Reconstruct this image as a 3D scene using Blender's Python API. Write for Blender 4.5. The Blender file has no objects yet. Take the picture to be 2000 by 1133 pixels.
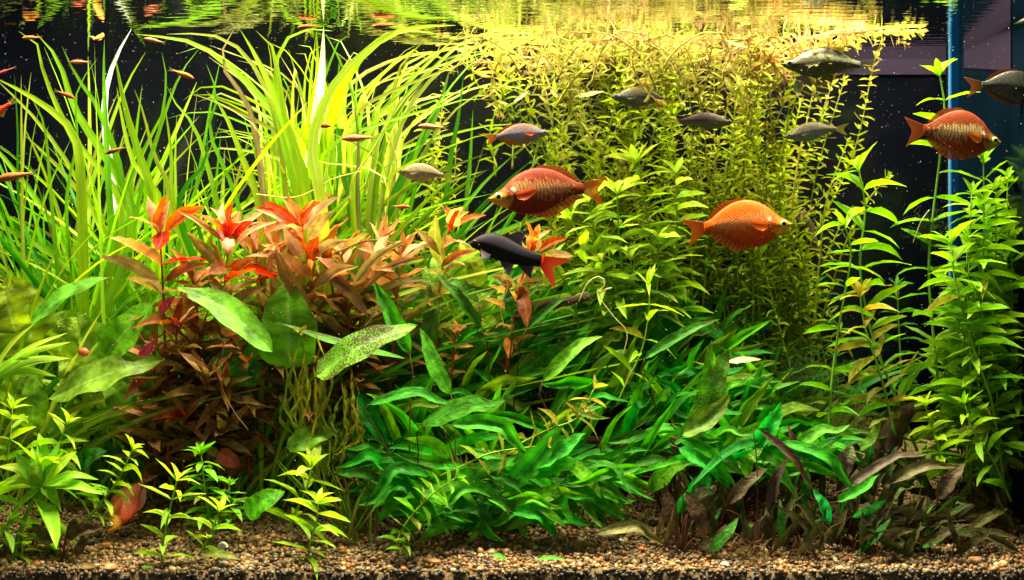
import bpy, math, random
import numpy as np
from mathutils import Vector, Matrix
R = random.Random(11)
NR = np.random.default_rng(5)
S = bpy.context.scene
COL = S.collection

# ------------------------------------------------------------------ camera, world, lamps, exposure
D, F, ZC = 1.6, 2560.0, 0.34            # camera distance to the front pane, focal length in photo pixels, camera height
WATER = 0.6955                            # height of the water surface
BACK, RIGHT, LEFT = 0.42, 0.677, -0.86   # the panes
cd = bpy.data.cameras.new('camera'); cam = bpy.data.objects.new('camera', cd); COL.objects.link(cam)
cam.location = (0, -D, ZC); cam.rotation_euler = (math.pi/2, 0, 0)
cd.sensor_width = 36.0; cd.lens = 36.0*F/2000.0; cd.clip_start = 0.05; cd.clip_end = 50
cd.dof.use_dof = True; cd.dof.focus_distance = D+0.13; cd.dof.aperture_fstop = 4.0
S.camera = cam
w = bpy.data.worlds.new('World'); S.world = w; w.use_nodes = True
bg = w.node_tree.nodes['Background']; bg.inputs[0].default_value = (1.0, 0.97, 0.66, 1); bg.inputs[1].default_value = 0.18
def lamp(name, loc, sx, sy, power, color, rx=0.0):
    l = bpy.data.lights.new(name, 'AREA'); l.shape = 'RECTANGLE'; l.size = sx; l.size_y = sy
    l.energy = power; l.color = color
    o = bpy.data.objects.new(name, l); COL.objects.link(o); o.location = loc; o.rotation_euler = (rx, 0, 0)
    return o
lamp('hood_lamp_front', (0.03, 0.075, WATER+0.55), 1.8, 0.10, 68.0, (1.0, 0.92, 0.58), 0.0)
lamp('hood_lamp_back', (0.0, 0.27, WATER+0.70), 1.7, 0.14, 44.0, (1.0, 0.92, 0.60), 0.0)
S.view_settings.view_transform = 'Standard'; S.view_settings.look = 'None'
S.view_settings.exposure = 0.38; S.view_settings.gamma = 1.0
S.render.engine = 'CYCLES'
S.cycles.use_denoising = True
S.cycles.max_bounces = 8; S.cycles.diffuse_bounces = 3; S.cycles.glossy_bounces = 3
S.cycles.transmission_bounces = 5; S.cycles.transparent_max_bounces = 12
S.cycles.caustics_reflective = False; S.cycles.caustics_refractive = False
S.cycles.sample_clamp_indirect = 4.0

def P(px, py, y):
    s = (D+y)/F
    return Vector(((px-1000.0)*s, y, ZC-(py-566.5)*s))
def SC(y): return (D+y)/F                 # metres per photo pixel at depth y
def ground(x, y):
    return -0.006+0.28*y + 0.006*math.sin(7*x+1.0)*min(1, y*8) + 0.004*math.sin(17*x+9*y)*min(1, y*8)

# ------------------------------------------------------------------ object helpers
def link(o): COL.objects.link(o); return o
def tag(o, label, cat=None, group=None, kind=None):
    if label: o['label'] = label
    if cat: o['category'] = cat
    if group: o['group'] = group
    if kind: o['kind'] = kind
    return o
def thing(name, loc, label, cat, group=None):
    o = bpy.data.objects.new(name, None); o.empty_display_size = 0.01; link(o); o.location = loc
    return tag(o, label, cat, group)
def meshobj(name, verts, faces, mat, parent=None, color=None, smooth=True, uv=None, col=None):
    me = bpy.data.meshes.new(name)
    me.from_pydata([tuple(v) for v in verts], [], faces)
    finish(me, mat, smooth, uv, col)
    o = bpy.data.objects.new(name, me); link(o)
    if parent is not None: o.parent = parent
    if color is not None: o.color = (*color[:3], 1)
    return o
def finish(me, mat, smooth=True, uv=None, col=None):
    if uv is not None:
        ul = me.uv_layers.new(name='UVMap')
        idx = np.empty(len(me.loops), dtype=np.int32); me.loops.foreach_get('vertex_index', idx)
        ul.data.foreach_set('uv', np.asarray(uv, dtype=np.float32)[idx].ravel())
    if col is not None:
        a = me.attributes.new('col', 'FLOAT_COLOR', 'POINT')
        c = np.ones((len(me.vertices), 4), dtype=np.float32); c[:, :3] = np.asarray(col)
        a.data.foreach_set('color', c.ravel())
    if smooth: me.polygons.foreach_set('use_smooth', np.ones(len(me.polygons), dtype=bool))
    if mat: me.materials.append(mat)
    me.update()
def catmull(pts, n):
    pts = [Vector(p) for p in pts]
    if len(pts) == 2: return [pts[0].lerp(pts[1], i/n) for i in range(n+1)]
    q = [2*pts[0]-pts[1]] + pts + [2*pts[-1]-pts[-2]]
    dense = []
    for i in range(1, len(q)-2):
        a, b, c, d = q[i-1:i+3]
        for k in range(8):
            t = k/8
            dense.append(0.5*((2*b)+(c-a)*t+(2*a-5*b+4*c-d)*t*t+(3*b-a-3*c+d)*t**3))
    dense.append(pts[-1])
    cum = [0.0]
    for i in range(1, len(dense)): cum.append(cum[-1]+(dense[i]-dense[i-1]).length)
    out, j = [], 0
    for i in range(n+1):
        s = cum[-1]*i/n
        while j < len(cum)-2 and cum[j+1] < s: j += 1
        f = (s-cum[j])/max(1e-9, cum[j+1]-cum[j])
        out.append(dense[j].lerp(dense[j+1], f))
    return out
def tangents(p):
    n = len(p)
    return [(p[min(i+1, n-1)]-p[max(i-1, 0)]).normalized() for i in range(n)]
def tube_data(pts, r0, r1, sides=5):
    V, Fc = [], []
    T = tangents(pts); ref = Vector((0.3, 1, 0.2)); n = len(pts)
    for i, (p, t) in enumerate(zip(pts, T)):
        a = t.cross(ref)
        if a.length < 1e-4: a = t.orthogonal()
        a.normalize(); b = t.cross(a)
        r = r0+(r1-r0)*i/(n-1)
        for k in range(sides):
            an = 2*math.pi*k/sides
            V.append(p+a*(r*math.cos(an))+b*(r*math.sin(an)))
    for i in range(n-1):
        for k in range(sides):
            k2 = (k+1) % sides
            Fc.append((i*sides+k, i*sides+k2, (i+1)*sides+k2, (i+1)*sides+k))
    Fc.append(tuple(range(sides-1, -1, -1))); Fc.append(tuple((n-1)*sides+k for k in range(sides)))
    return V, Fc
def tube(name, pts, r0, r1, mat, parent=None, color=None, sides=5):
    V, Fc = tube_data(pts, r0, r1, sides)
    if parent is not None: V = [v-parent.location for v in V]
    uv = [((k % sides)/sides, (k//sides)/len(pts)) for k in range(len(V))]
    return meshobj(name, V, Fc, mat, parent, color, uv=uv)

# ------------------------------------------------------------------ materials
class NT:
    def __init__(self, name):
        self.m = bpy.data.materials.new(name); self.m.use_nodes = True
        self.t = self.m.node_tree; self.t.nodes.clear()
        self.out = self.n('ShaderNodeOutputMaterial')
    def n(self, typ, **kw):
        nd = self.t.nodes.new(typ)
        for k, v in kw.items(): setattr(nd, k, v)
        return nd
    def l(self, a, b): self.t.links.new(a, b)
    def set(self, sock, v):
        if hasattr(v, 'is_output') : self.l(v, sock)
        else: sock.default_value = v
    def math(self, op, a, b=0.0, c=None, clamp=False):
        nd = self.n('ShaderNodeMath', operation=op, use_clamp=clamp)
        self.set(nd.inputs[0], a); self.set(nd.inputs[1], b)
        if c is not None: self.set(nd.inputs[2], c)
        return nd.outputs[0]
    def mix(self, fac, a, b, blend='MIX'):
        nd = self.n('ShaderNodeMix', data_type='RGBA', blend_type=blend)
        self.set(nd.inputs[0], fac); self.set(nd.inputs[6], a); self.set(nd.inputs[7], b)
        return nd.outputs[2]
    def ramp(self, fac, lo, hi, a=0.0, b=1.0):
        nd = self.n('ShaderNodeMapRange', interpolation_type='SMOOTHSTEP')
        self.set(nd.inputs[0], fac); nd.inputs[1].default_value = lo; nd.inputs[2].default_value = hi
        nd.inputs[3].default_value = a; nd.inputs[4].default_value = b
        return nd.outputs[0]
    def noise(self, vec, scale, detail=2.0, rough=0.5):
        nd = self.n('ShaderNodeTexNoise'); self.set(nd.inputs['Vector'], vec)
        nd.inputs['Scale'].default_value = scale; nd.inputs['Detail'].default_value = detail; nd.inputs['Roughness'].default_value = rough
        return nd.outputs[0]

def leaf_material(name, transl=0.45, spots=0.0, rough=0.38, veins=0.0, rib=0.35, vary=0.25, bump=0.3, tipbrown=0.0, spec=0.16):
    N = NT(name)
    oi = N.n('ShaderNodeObjectInfo'); uv = N.n('ShaderNodeUVMap').outputs[0]
    off = N.n('ShaderNodeVectorMath', operation='ADD'); N.l(uv, off.inputs[0])
    cx = N.n('ShaderNodeCombineXYZ'); rs = N.math('MULTIPLY', oi.outputs['Random'], 37.0); N.l(rs, cx.inputs[0]); N.l(rs, cx.inputs[1]); N.l(rs, cx.inputs[2])
    N.l(cx.outputs[0], off.inputs[1])
    mp = N.n('ShaderNodeMapping'); N.l(off.outputs[0], mp.inputs[0]); mp.inputs['Scale'].default_value = (1, 3.2, 1)
    vec = mp.outputs[0]
    hs = N.n('ShaderNodeHueSaturation'); N.l(oi.outputs['Color'], hs.inputs['Color'])
    N.l(N.math('MULTIPLY_ADD', oi.outputs['Random'], 0.03, 0.485), hs.inputs['Hue'])
    big = N.noise(vec, 1.6, 3.0, 0.6)
    val = N.ramp(big, 0.3, 0.7, 1.0-vary, 1.0+vary); N.l(val, hs.inputs['Value'])
    c = hs.outputs[0]
    sep = N.n('ShaderNodeSeparateXYZ'); N.l(uv, sep.inputs[0])
    u = N.math('ABSOLUTE', N.math('SUBTRACT', sep.outputs[0], 0.5)); v = sep.outputs[1]
    pale = N.n('ShaderNodeHueSaturation'); N.l(c, pale.inputs['Color']); pale.inputs['Saturation'].default_value = 0.75; pale.inputs['Value'].default_value = 1.7
    ribm = N.ramp(u, 0.015, 0.05, rib, 0.0)
    c = N.mix(ribm, c, pale.outputs[0])
    h = N.noise(vec, 5.0, 2.0)
    if veins > 0:
        vv = N.math('SINE', N.math('MULTIPLY_ADD', v, 75.0, N.math('MULTIPLY', u, -60.0)))
        vm = N.ramp(vv, 0.75, 1.0, 0.0, veins)
        c = N.mix(vm, c, pale.outputs[0]); h = N.math('SUBTRACT', h, N.math('MULTIPLY', vm, 0.6))
    if spots > 0:
        sp = N.noise(vec, 20.0, 3.0, 0.75); patch = N.ramp(N.noise(vec, 1.3, 2.0), 0.35, 0.65, -0.05, 0.06)
        edge = N.math('MULTIPLY', N.math('ADD', u, N.math('MULTIPLY', v, 0.25)), 0.16)
        sm = N.ramp(N.math('ADD', N.math('ADD', sp, patch), edge), 0.665-0.11*spots, 0.72-0.10*spots, 0.0, spots)
        c = N.mix(sm, c, (0.045, 0.035, 0.008, 1))
    if tipbrown > 0:
        tb = N.ramp(N.math('ADD', N.math('ADD', v, u), N.math('MULTIPLY', N.noise(vec, 3.0), 0.6)), 1.2, 1.6, 0.0, tipbrown)
        c = N.mix(tb, c, (0.19, 0.125, 0.03, 1))
    b = N.n('ShaderNodeBump'); b.inputs['Strength'].default_value = bump; b.inputs['Distance'].default_value = 0.002; N.l(h, b.inputs['Height'])
    p = N.n('ShaderNodeBsdfPrincipled'); N.l(c, p.inputs['Base Color']); p.inputs['Roughness'].default_value = rough
    p.inputs['Specular IOR Level'].default_value = spec; N.l(b.outputs[0], p.inputs['Normal'])
    tr = N.n('ShaderNodeBsdfTranslucent')
    tc = N.n('ShaderNodeHueSaturation'); N.l(c, tc.inputs['Color']); tc.inputs['Saturation'].default_value = 1.08; tc.inputs['Value'].default_value = 1.25
    N.l(tc.outputs[0], tr.inputs[0])
    mx = N.n('ShaderNodeMixShader'); mx.inputs[0].default_value = transl
    N.l(p.outputs[0], mx.inputs[1]); N.l(tr.outputs[0], mx.inputs[2]); N.l(mx.outputs[0], N.out.inputs[0])
    return N.m
M_ribbon = leaf_material('ribbon_leaf', 0.5, 0.0, 0.35, 0.0, 0.25, 0.22, 0.15)
M_ribbon_spot = leaf_material('old_ribbon_leaf', 0.4, 0.55, 0.4, 0.0, 0.2, 0.3, 0.3, 0.5)
M_lance = leaf_material('lance_leaf', 0.42, 0.0, 0.42, 0.10, 0.5, 0.18, 0.25)
M_lance_old = leaf_material('old_lance_leaf', 0.38, 0.75, 0.5, 0.12, 0.4, 0.3, 0.3, 0.6)
M_small = leaf_material('small_leaf', 0.4, 0.0, 0.45, 0.0, 0.2, 0.15, 0.1)
M_red = leaf_material('red_leaf', 0.45, 0.12, 0.4, 0.12, 0.45, 0.3, 0.35)
M_crypt = leaf_material('water_trumpet_leaf', 0.46, 0.22, 0.36, 0.12, 0.3, 0.45, 0.7, 0.10, 0.12)
M_crypt_spot = leaf_material('algae_spotted_leaf', 0.3, 0.85, 0.42, 0.10, 0.25, 0.4, 0.6, 0.3)
M_brown = leaf_material('brown_leaf', 0.2, 0.35, 0.45, 0.10, 0.3, 0.5, 0.8, 0.2)
M_sword = leaf_material('sword_leaf', 0.38, 0.25, 0.36, 0.10, 0.35, 0.58, 0.6, 0.15, spec=0.16)
M_sword_spot = leaf_material('speckled_sword_leaf', 0.3, 1.15, 0.4, 0.16, 0.4, 0.35, 0.5)
M_stem = leaf_material('stem', 0.15, 0.0, 0.45, 0.0, 0.0, 0.2, 0.1)

def plain(name, color, rough=0.5, spec=0.4, noise=None, bump=0.0, metallic=0.0):
    N = NT(name); p = N.n('ShaderNodeBsdfPrincipled')
    p.inputs['Roughness'].default_value = rough; p.inputs['Specular IOR Level'].default_value = spec; p.inputs['Metallic'].default_value = metallic
    tc = N.n('ShaderNodeTexCoord').outputs['Object']
    if noise:
        f = N.noise(tc, noise[0], 4.0, 0.6)
        c = N.mix(N.ramp(f, 0.3, 0.7), (*color, 1), (*noise[1], 1)); N.l(c, p.inputs['Base Color'])
        if bump:
            b = N.n('ShaderNodeBump'); b.inputs['Strength'].default_value = bump; b.inputs['Distance'].default_value = 0.003
            N.l(f, b.inputs['Height']); N.l(b.outputs[0], p.inputs['Normal'])
    else: p.inputs['Base Color'].default_value = (*color, 1)
    N.l(p.outputs[0], N.out.inputs[0]); return N.m

def attr_material(name, rough=0.4, spec=0.5, transl=0.0, clear=0.0, scales=0.0, noise=0.0, coat=0.0):
    N = NT(name); a = N.n('ShaderNodeAttribute'); a.attribute_name = 'col'; c = a.outputs[0]
    tc = N.n('ShaderNodeTexCoord').outputs['Object']
    p = N.n('ShaderNodeBsdfPrincipled'); p.inputs['Roughness'].default_value = rough; p.inputs['Specular IOR Level'].default_value = spec
    p.inputs['Coat Weight'].default_value = coat; p.inputs['Coat Roughness'].default_value = 0.2
    if noise:
        f = N.noise(tc, 900.0, 3.0); c = N.mix(1.0, c, N.mix(N.ramp(f, 0.3, 0.7), (1-noise,)*3+(1,), (1+noise,)*3+(1,)), 'MULTIPLY')
    if scales:
        mp = N.n('ShaderNodeMapping'); N.l(tc, mp.inputs[0]); mp.inputs['Scale'].default_value = (1, 0.001, 1.25); mp.inputs['Rotation'].default_value = (0, math.radians(45), 0)
        vo = N.n('ShaderNodeTexVoronoi', feature='F1'); N.l(mp.outputs[0], vo.inputs['Vector']); vo.inputs['Scale'].default_value = scales; vo.inputs['Randomness'].default_value = 0.25
        b = N.n('ShaderNodeBump'); b.inputs['Strength'].default_value = 0.35; b.inputs['Distance'].default_value = 0.0015; b.invert = True
        N.l(vo.outputs['Distance'], b.inputs['Height']); N.l(b.outputs[0], p.inputs['Normal'])
        c = N.mix(1.0, c, N.mix(N.ramp(vo.outputs['Distance'], 0.25, 0.6), (1.10, 1.10, 1.10, 1), (0.74, 0.74, 0.74, 1)), 'MULTIPLY')
    N.l(c, p.inputs['Base Color']); sh = p.outputs[0]
    if transl:
        tr = N.n('ShaderNodeBsdfTranslucent'); N.l(c, tr.inputs[0]); mx = N.n('ShaderNodeMixShader'); mx.inputs[0].default_value = transl
        N.l(sh, mx.inputs[1]); N.l(tr.outputs[0], mx.inputs[2]); sh = mx.outputs[0]
    if clear:
        tp = N.n('ShaderNodeBsdfTransparent'); mx = N.n('ShaderNodeMixShader'); mx.inputs[0].default_value = clear
        N.l(sh, mx.inputs[1]); N.l(tp.outputs[0], mx.inputs[2]); sh = mx.outputs[0]
    N.l(sh, N.out.inputs[0]); return N.m
M_fish = attr_material('fish_skin', 0.45, 0.12, scales=300.0)
M_silver = attr_material('silver_fish_skin', 0.38, 0.28, scales=340.0)
M_dark = attr_material('dark_fish_skin', 0.55, 0.12, noise=0.15)
M_fin = attr_material('fin', 0.4, 0.4, transl=0.5, clear=0.08)
M_finclear = attr_material('clear_fin', 0.4, 0.4, transl=0.5, clear=0.35)
M_darkfin = attr_material('opaque_fin', 0.5, 0.3, transl=0.25)
M_eye = attr_material('eye', 0.3, 0.3, coat=0.1)
M_pebble = attr_material('pebbles', 0.45, 0.5, noise=0.35)
M_wood = plain('driftwood', (0.035, 0.018, 0.008), 0.7, 0.3, (60.0, (0.10, 0.055, 0.02)), 0.8)
M_root = leaf_material('root', 0.3, 0.0, 0.5, 0.0, 0.0, 0.3, 0.1)

# ------------------------------------------------------------------ the tank: panes, water, gravel
def ico(sub):
    import bmesh
    bm = bmesh.new(); bmesh.ops.create_icosphere(bm, subdivisions=sub, radius=1.0)
    v = np.array([x.co[:] for x in bm.verts]); f = np.array([[x.index for x in q.verts] for q in bm.faces]); bm.free()
    return v, f
def pane(name, quad, mat, kind='structure'):
    o = meshobj(name, quad, [(0, 1, 2, 3)], mat, smooth=False); o['kind'] = kind; return o
TOP = WATER+0.05
M_back = plain('dark_back_glass', (0.0014, 0.0018, 0.0042), 0.14, 0.3, (3.0, (0.001, 0.0012, 0.0025)))
M_side = plain('dark_blue_side_glass', (0.0008, 0.0035, 0.0085), 0.2, 0.1, (5.0, (0.001, 0.005, 0.012)))
pane('back_wall', [(LEFT, BACK, -0.05), (RIGHT, BACK, -0.05), (RIGHT, BACK, TOP), (LEFT, BACK, TOP)], M_back)
pane('side_wall', [(RIGHT, BACK, -0.05), (RIGHT, 0.0, -0.05), (RIGHT, 0.0, TOP), (RIGHT, BACK, TOP)], M_side)
pane('far_wall', [(LEFT, 0.0, -0.05), (LEFT, BACK, -0.05), (LEFT, BACK, TOP), (LEFT, 0.0, TOP)], M_back)
M_hood = plain('black_hood', (0.012, 0.012, 0.013), 0.5, 0.3)
pane('hood_front_wall', [(LEFT, -0.006, WATER+.006), (RIGHT+.01, -0.006, WATER+.006), (RIGHT+.01, -0.006, WATER+.40), (LEFT, -0.006, WATER+.40)], M_hood)
pane('hood_back_wall', [(LEFT, BACK+.004, WATER+.006), (RIGHT+.01, BACK+.004, WATER+.006), (RIGHT+.01, BACK+.004, WATER+.40), (LEFT, BACK+.004, WATER+.40)], M_hood)
# blue bonded edge in the back corner, piped lamp light put into its colours
def box(name, x0, x1, y0, y1, z0, z1, mat, parent=None, bev=0.0):
    V = [(x, y, z) for x in (x0, x1) for y in (y0, y1) for z in (z0, z1)]
    Fc = [(0, 1, 3, 2), (4, 6, 7, 5), (0, 4, 5, 1), (2, 3, 7, 6), (0, 2, 6, 4), (1, 5, 7, 3)]
    if parent is not None: V = [Vector(v)-parent.location for v in V]
    return meshobj(name, V, Fc, mat, parent, smooth=False)
seam = thing('glass_corner_seam', (RIGHT-0.004, BACK-0.004, 0.1), 'glowing blue bonded glass edge running down the back right corner', 'glass edge')
M_seam = plain('blue_glass_edge', (0.003, 0.11, 0.44), 0.12, 0.6); M_seam2 = plain('deep_blue_glass_edge', (0.0008, 0.009, 0.028), 0.8, 0.0)
M_seam3 = plain('pale_glass_edge', (0.10, 0.22, 0.32), 0.15, 0.6)
box('bright_edge', RIGHT-0.0044, RIGHT-0.0022, BACK-0.008, BACK-0.002, 0.1, TOP, M_seam, seam)
box('pale_edge', RIGHT-0.0052, RIGHT-0.0044, BACK-0.007, BACK-0.002, 0.1, TOP, M_seam3, seam)
box('deep_edge', RIGHT-0.003, RIGHT-0.0004, BACK-0.040, BACK-0.010, 0.1, TOP, M_seam2, seam)
# glass reflection added as purple sheets on the back and side panes
M_purple = plain('dim_purple_reflection', (0.022, 0.0155, 0.034), 0.8, 0.0, (4.0, (0.018, 0.013, 0.028)))
pz = P(1700, 146, BACK).z
pp = thing('purple_reflection', (0.55, BACK-0.003, pz), 'dim purple glass reflection built as sheets at top right behind the big silver fish', 'glass reflection')
box('back_reflection', P(1585, 0, BACK).x, RIGHT-0.009, BACK-0.003, BACK-0.001, pz, TOP, M_purple, pp)
ya, yb = BACK-0.062, BACK-0.245
sv_ = [Vector((RIGHT-.002, ya, pz)), Vector((RIGHT-.002, yb, P(0, 138, yb).z)), Vector((RIGHT-.002, yb, TOP)), Vector((RIGHT-.002, ya, TOP))]
sv_ = [q-pp.location for q in sv_]+[q-pp.location+Vector((.001, 0, 0)) for q in sv_]
meshobj('side_reflection', sv_, [(0, 1, 2, 3), (7, 6, 5, 4), (0, 4, 5, 1), (1, 5, 6, 2), (3, 2, 6, 7), (0, 3, 7, 4)], M_purple, pp, smooth=False)

# water surface: mirror at grazing angles (total reflection from below), clear straight up
def water_material():
    N = NT('water_surface')
    geo = N.n('ShaderNodeNewGeometry'); tc = N.n('ShaderNodeTexCoord').outputs['Object']
    mp = N.n('ShaderNodeMapping'); N.l(tc, mp.inputs[0]); mp.inputs['Scale'].default_value = (16, 75, 1)
    mp2 = N.n('ShaderNodeMapping'); N.l(tc, mp2.inputs[0]); mp2.inputs['Scale'].default_value = (45, 190, 1)
    h = N.math('ADD', N.noise(mp.outputs[0], 1.0, 1.0), N.math('MULTIPLY', N.noise(mp2.outputs[0], 1.0, 1.0), 0.30))
    b = N.n('ShaderNodeBump'); b.inputs['Strength'].default_value = 0.5; b.inputs['Distance'].default_value = 0.0016; N.l(h, b.inputs['Height'])
    dt = N.n('ShaderNodeVectorMath', operation='DOT_PRODUCT'); N.l(geo.outputs['Incoming'], dt.inputs[0]); N.l(geo.outputs['True Normal'], dt.inputs[1])
    f = N.ramp(N.math('ABSOLUTE', dt.outputs['Value']), 0.42, 0.60, 1.0, 0.0)
    g = N.n('ShaderNodeBsdfGlossy'); g.inputs['Roughness'].default_value = 0.05; g.inputs['Color'].default_value = (0.72, 0.74, 0.72, 1); N.l(b.outputs[0], g.inputs['Normal'])
    t = N.n('ShaderNodeBsdfTransparent')
    mx = N.n('ShaderNodeMixShader'); N.l(f, mx.inputs[0]); N.l(t.outputs[0], mx.inputs[1]); N.l(g.outputs[0], mx.inputs[2]); N.l(mx.outputs[0], N.out.inputs[0])
    return N.m
pane('water_surface', [(LEFT, 0.002, WATER), (LEFT, BACK, WATER), (RIGHT, BACK, WATER), (RIGHT, 0.002, WATER)], water_material())

# gravel
PAL = np.array([[.54, .40, .22], [.64, .52, .34], [.40, .22, .085], [.50, .19, .05], [.12, .09, .06], [.22, .15, .09], [.07, .055, .045], [.34, .25, .14], [.56, .27, .09], [.70, .62, .48], [.38, .25, .11]])
PW = np.array([.15, .11, .14, .10, .11, .11, .08, .09, .05, .03, .03]); PW = PW/PW.sum()
def scatter(name, cen, size, sub, dim=None):
    bv, bf = ico(sub); n, k = len(cen), len(bv)
    sc = size[:, None]*NR.uniform([0.8, 0.75, 0.55], [1.25, 1.15, 0.95], (n, 3))
    q = NR.normal(size=(n, 4)); q[:, 1:3] *= 0.45; q /= np.linalg.norm(q, axis=1)[:, None]
    a, b, c, d = q.T
    rot = np.stack([1-2*(c*c+d*d), 2*(b*c-a*d), 2*(b*d+a*c), 2*(b*c+a*d), 1-2*(b*b+d*d), 2*(c*d-a*b), 2*(b*d-a*c), 2*(c*d+a*b), 1-2*(b*b+c*c)], 1).reshape(n, 3, 3)
    v = bv[None]*(1+NR.uniform(-0.16, 0.16, (n, k, 1)))*sc[:, None, :]
    v = np.einsum('nij,nkj->nki', rot, v)+cen[:, None, :]
    f = (bf[None]+(np.arange(n)*k)[:, None, None]).reshape(-1, 3)
    me = bpy.data.meshes.new(name)
    me.vertices.add(n*k); me.vertices.foreach_set('co', v.astype(np.float32).ravel())
    me.loops.add(f.size); me.loops.foreach_set('vertex_index', f.astype(np.int32).ravel())
    me.polygons.add(len(f)); me.polygons.foreach_set('loop_start', np.arange(0, f.size, 3, dtype=np.int32))
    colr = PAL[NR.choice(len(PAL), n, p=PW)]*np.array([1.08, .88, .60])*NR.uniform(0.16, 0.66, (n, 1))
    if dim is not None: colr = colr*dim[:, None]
    me.update(calc_edges=True)
    finish(me, M_pebble, True, None, np.repeat(colr, k, axis=0))
    o = bpy.data.objects.new(name, me); link(o); o['kind'] = 'stuff'
    return o
def gz(x, y): return -0.006+0.28*y+0.006*np.sin(7*x+1.0)*np.minimum(1, y*8)+0.004*np.sin(17*x+9*y)*np.minimum(1, y*8)
def field(n, y0, y1, xr, s0, s1, jit):
    x = NR.uniform(-xr, min(xr, RIGHT), n); y = NR.uniform(y0, y1, n)
    s = NR.uniform(s0, s1, n)*NR.choice([0.7, 1.0, 1.5], n, p=[.35, .5, .15])
    return np.stack([x, y, gz(x, y)+NR.uniform(-jit, jit, n)], 1), s
c1, s1 = field(7600, 0.003, 0.10, 0.68, 0.0022, 0.0039, 0.0018)
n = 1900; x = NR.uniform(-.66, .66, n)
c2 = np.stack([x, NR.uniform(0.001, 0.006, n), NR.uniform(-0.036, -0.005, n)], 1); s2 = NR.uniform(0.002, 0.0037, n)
dim = np.concatenate([np.where(c1[:, 1] < .006+.004*np.sin(c1[:, 0]*23)*np.sin(c1[:, 0]*9+1), .3, 1.0), np.full(len(c2), .16)])   # shade along the front pane put into the pebble colours
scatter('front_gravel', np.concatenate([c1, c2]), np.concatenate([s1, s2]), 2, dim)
c3, s3 = field(12000, 0.10, 0.30, 0.76, 0.0024, 0.0042, 0.002)
scatter('back_gravel', c3, s3, 1)
xs = np.linspace(LEFT, RIGHT, 60); ys = np.linspace(0.004, BACK, 20)
gv = [(a, b, float(gz(a, b))-0.001) for b in ys for a in xs]
gf = [(j*60+i, j*60+i+1, (j+1)*60+i+1, (j+1)*60+i) for j in range(19) for i in range(59)]
gv0 = len(gv); gv += [(a, 0.004, -0.05) for a in xs]; gf += [(i, gv0+i, gv0+i+1, i+1) for i in range(59)]
o = meshobj('gravel_bed', gv, gf, plain('gravel_bed', (0.10, 0.06, 0.03), 0.8, 0.2, (240.0, (0.26, 0.17, 0.09)), 0.8)); o['kind'] = 'structure'
# the tank floor and the room's dark stand under the front edge
box('tank_floor', LEFT, RIGHT, 0.0, BACK, -0.06, -0.05, M_back)['kind'] = 'structure'

def big_pebble(px, py, r, col, label, flat=0.7):
    y = 0.0
    for _ in range(6):
        pt = P(px, py, y); y = max(0.012, min(0.3, y+(pt.z-ground(pt.x, y))/0.55))
    bv, bf = ico(3); rr = r*SC(y)
    t = NR.uniform(0, 6, 3)
    dsp = 1+0.13*np.sin(bv[:, 0]*3+t[0])*np.cos(bv[:, 1]*2.5+t[1])+0.05*np.sin(bv[:, 2]*7+t[2])
    v = bv*dsp[:, None]*np.array([rr*1.15, rr, rr*flat])
    o = meshobj('pebble', v, [tuple(f) for f in bf], M_pebble, col=np.tile(np.array(col), (len(v), 1)))
    o.location = (pt.x, y, ground(pt.x, y)+rr*0.25); o.rotation_euler = (0, 0, R.uniform(0, 3))
    return tag(o, label, 'pebble', 'larger pebbles on the gravel')
big_pebble(208, 1068, 11, (.45, .14, .045), 'rust red pebble on gravel below the diving orange fish')
big_pebble(215, 1124, 14, (.40, .20, .08), 'brown flat pebble at the front glass left of centre', .55)
big_pebble(848, 1100, 12, (.48, .22, .09), 'orange brown flat pebble right of the small creeping shoot', .5)
big_pebble(1090, 1130-20, 9, (.50, .19, .06), 'orange pebble beside the fallen green leaves', .6)
big_pebble(1253, 1074, 8, (.52, .12, .035), 'small brick red pebble on the open gravel', .6)
big_pebble(1216, 1058, 9, (.75, .72, .66), 'white pebble at the edge of the green thicket', .5)
big_pebble(1195, 1052, 12, (.10, .085, .07), 'dark grey pebble next to the white pebble', .6)
big_pebble(1415, 1104, 8, (.72, .62, .50), 'cream pebble beside the brown water trumpets')
big_pebble(1905, 1098, 13, (.40, .19, .08), 'rust brown pebble in the right corner gravel', .6)
big_pebble(435, 1128-22, 9, (.16, .13, .11), 'dark pebble at the foot of the front shoots')

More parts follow.
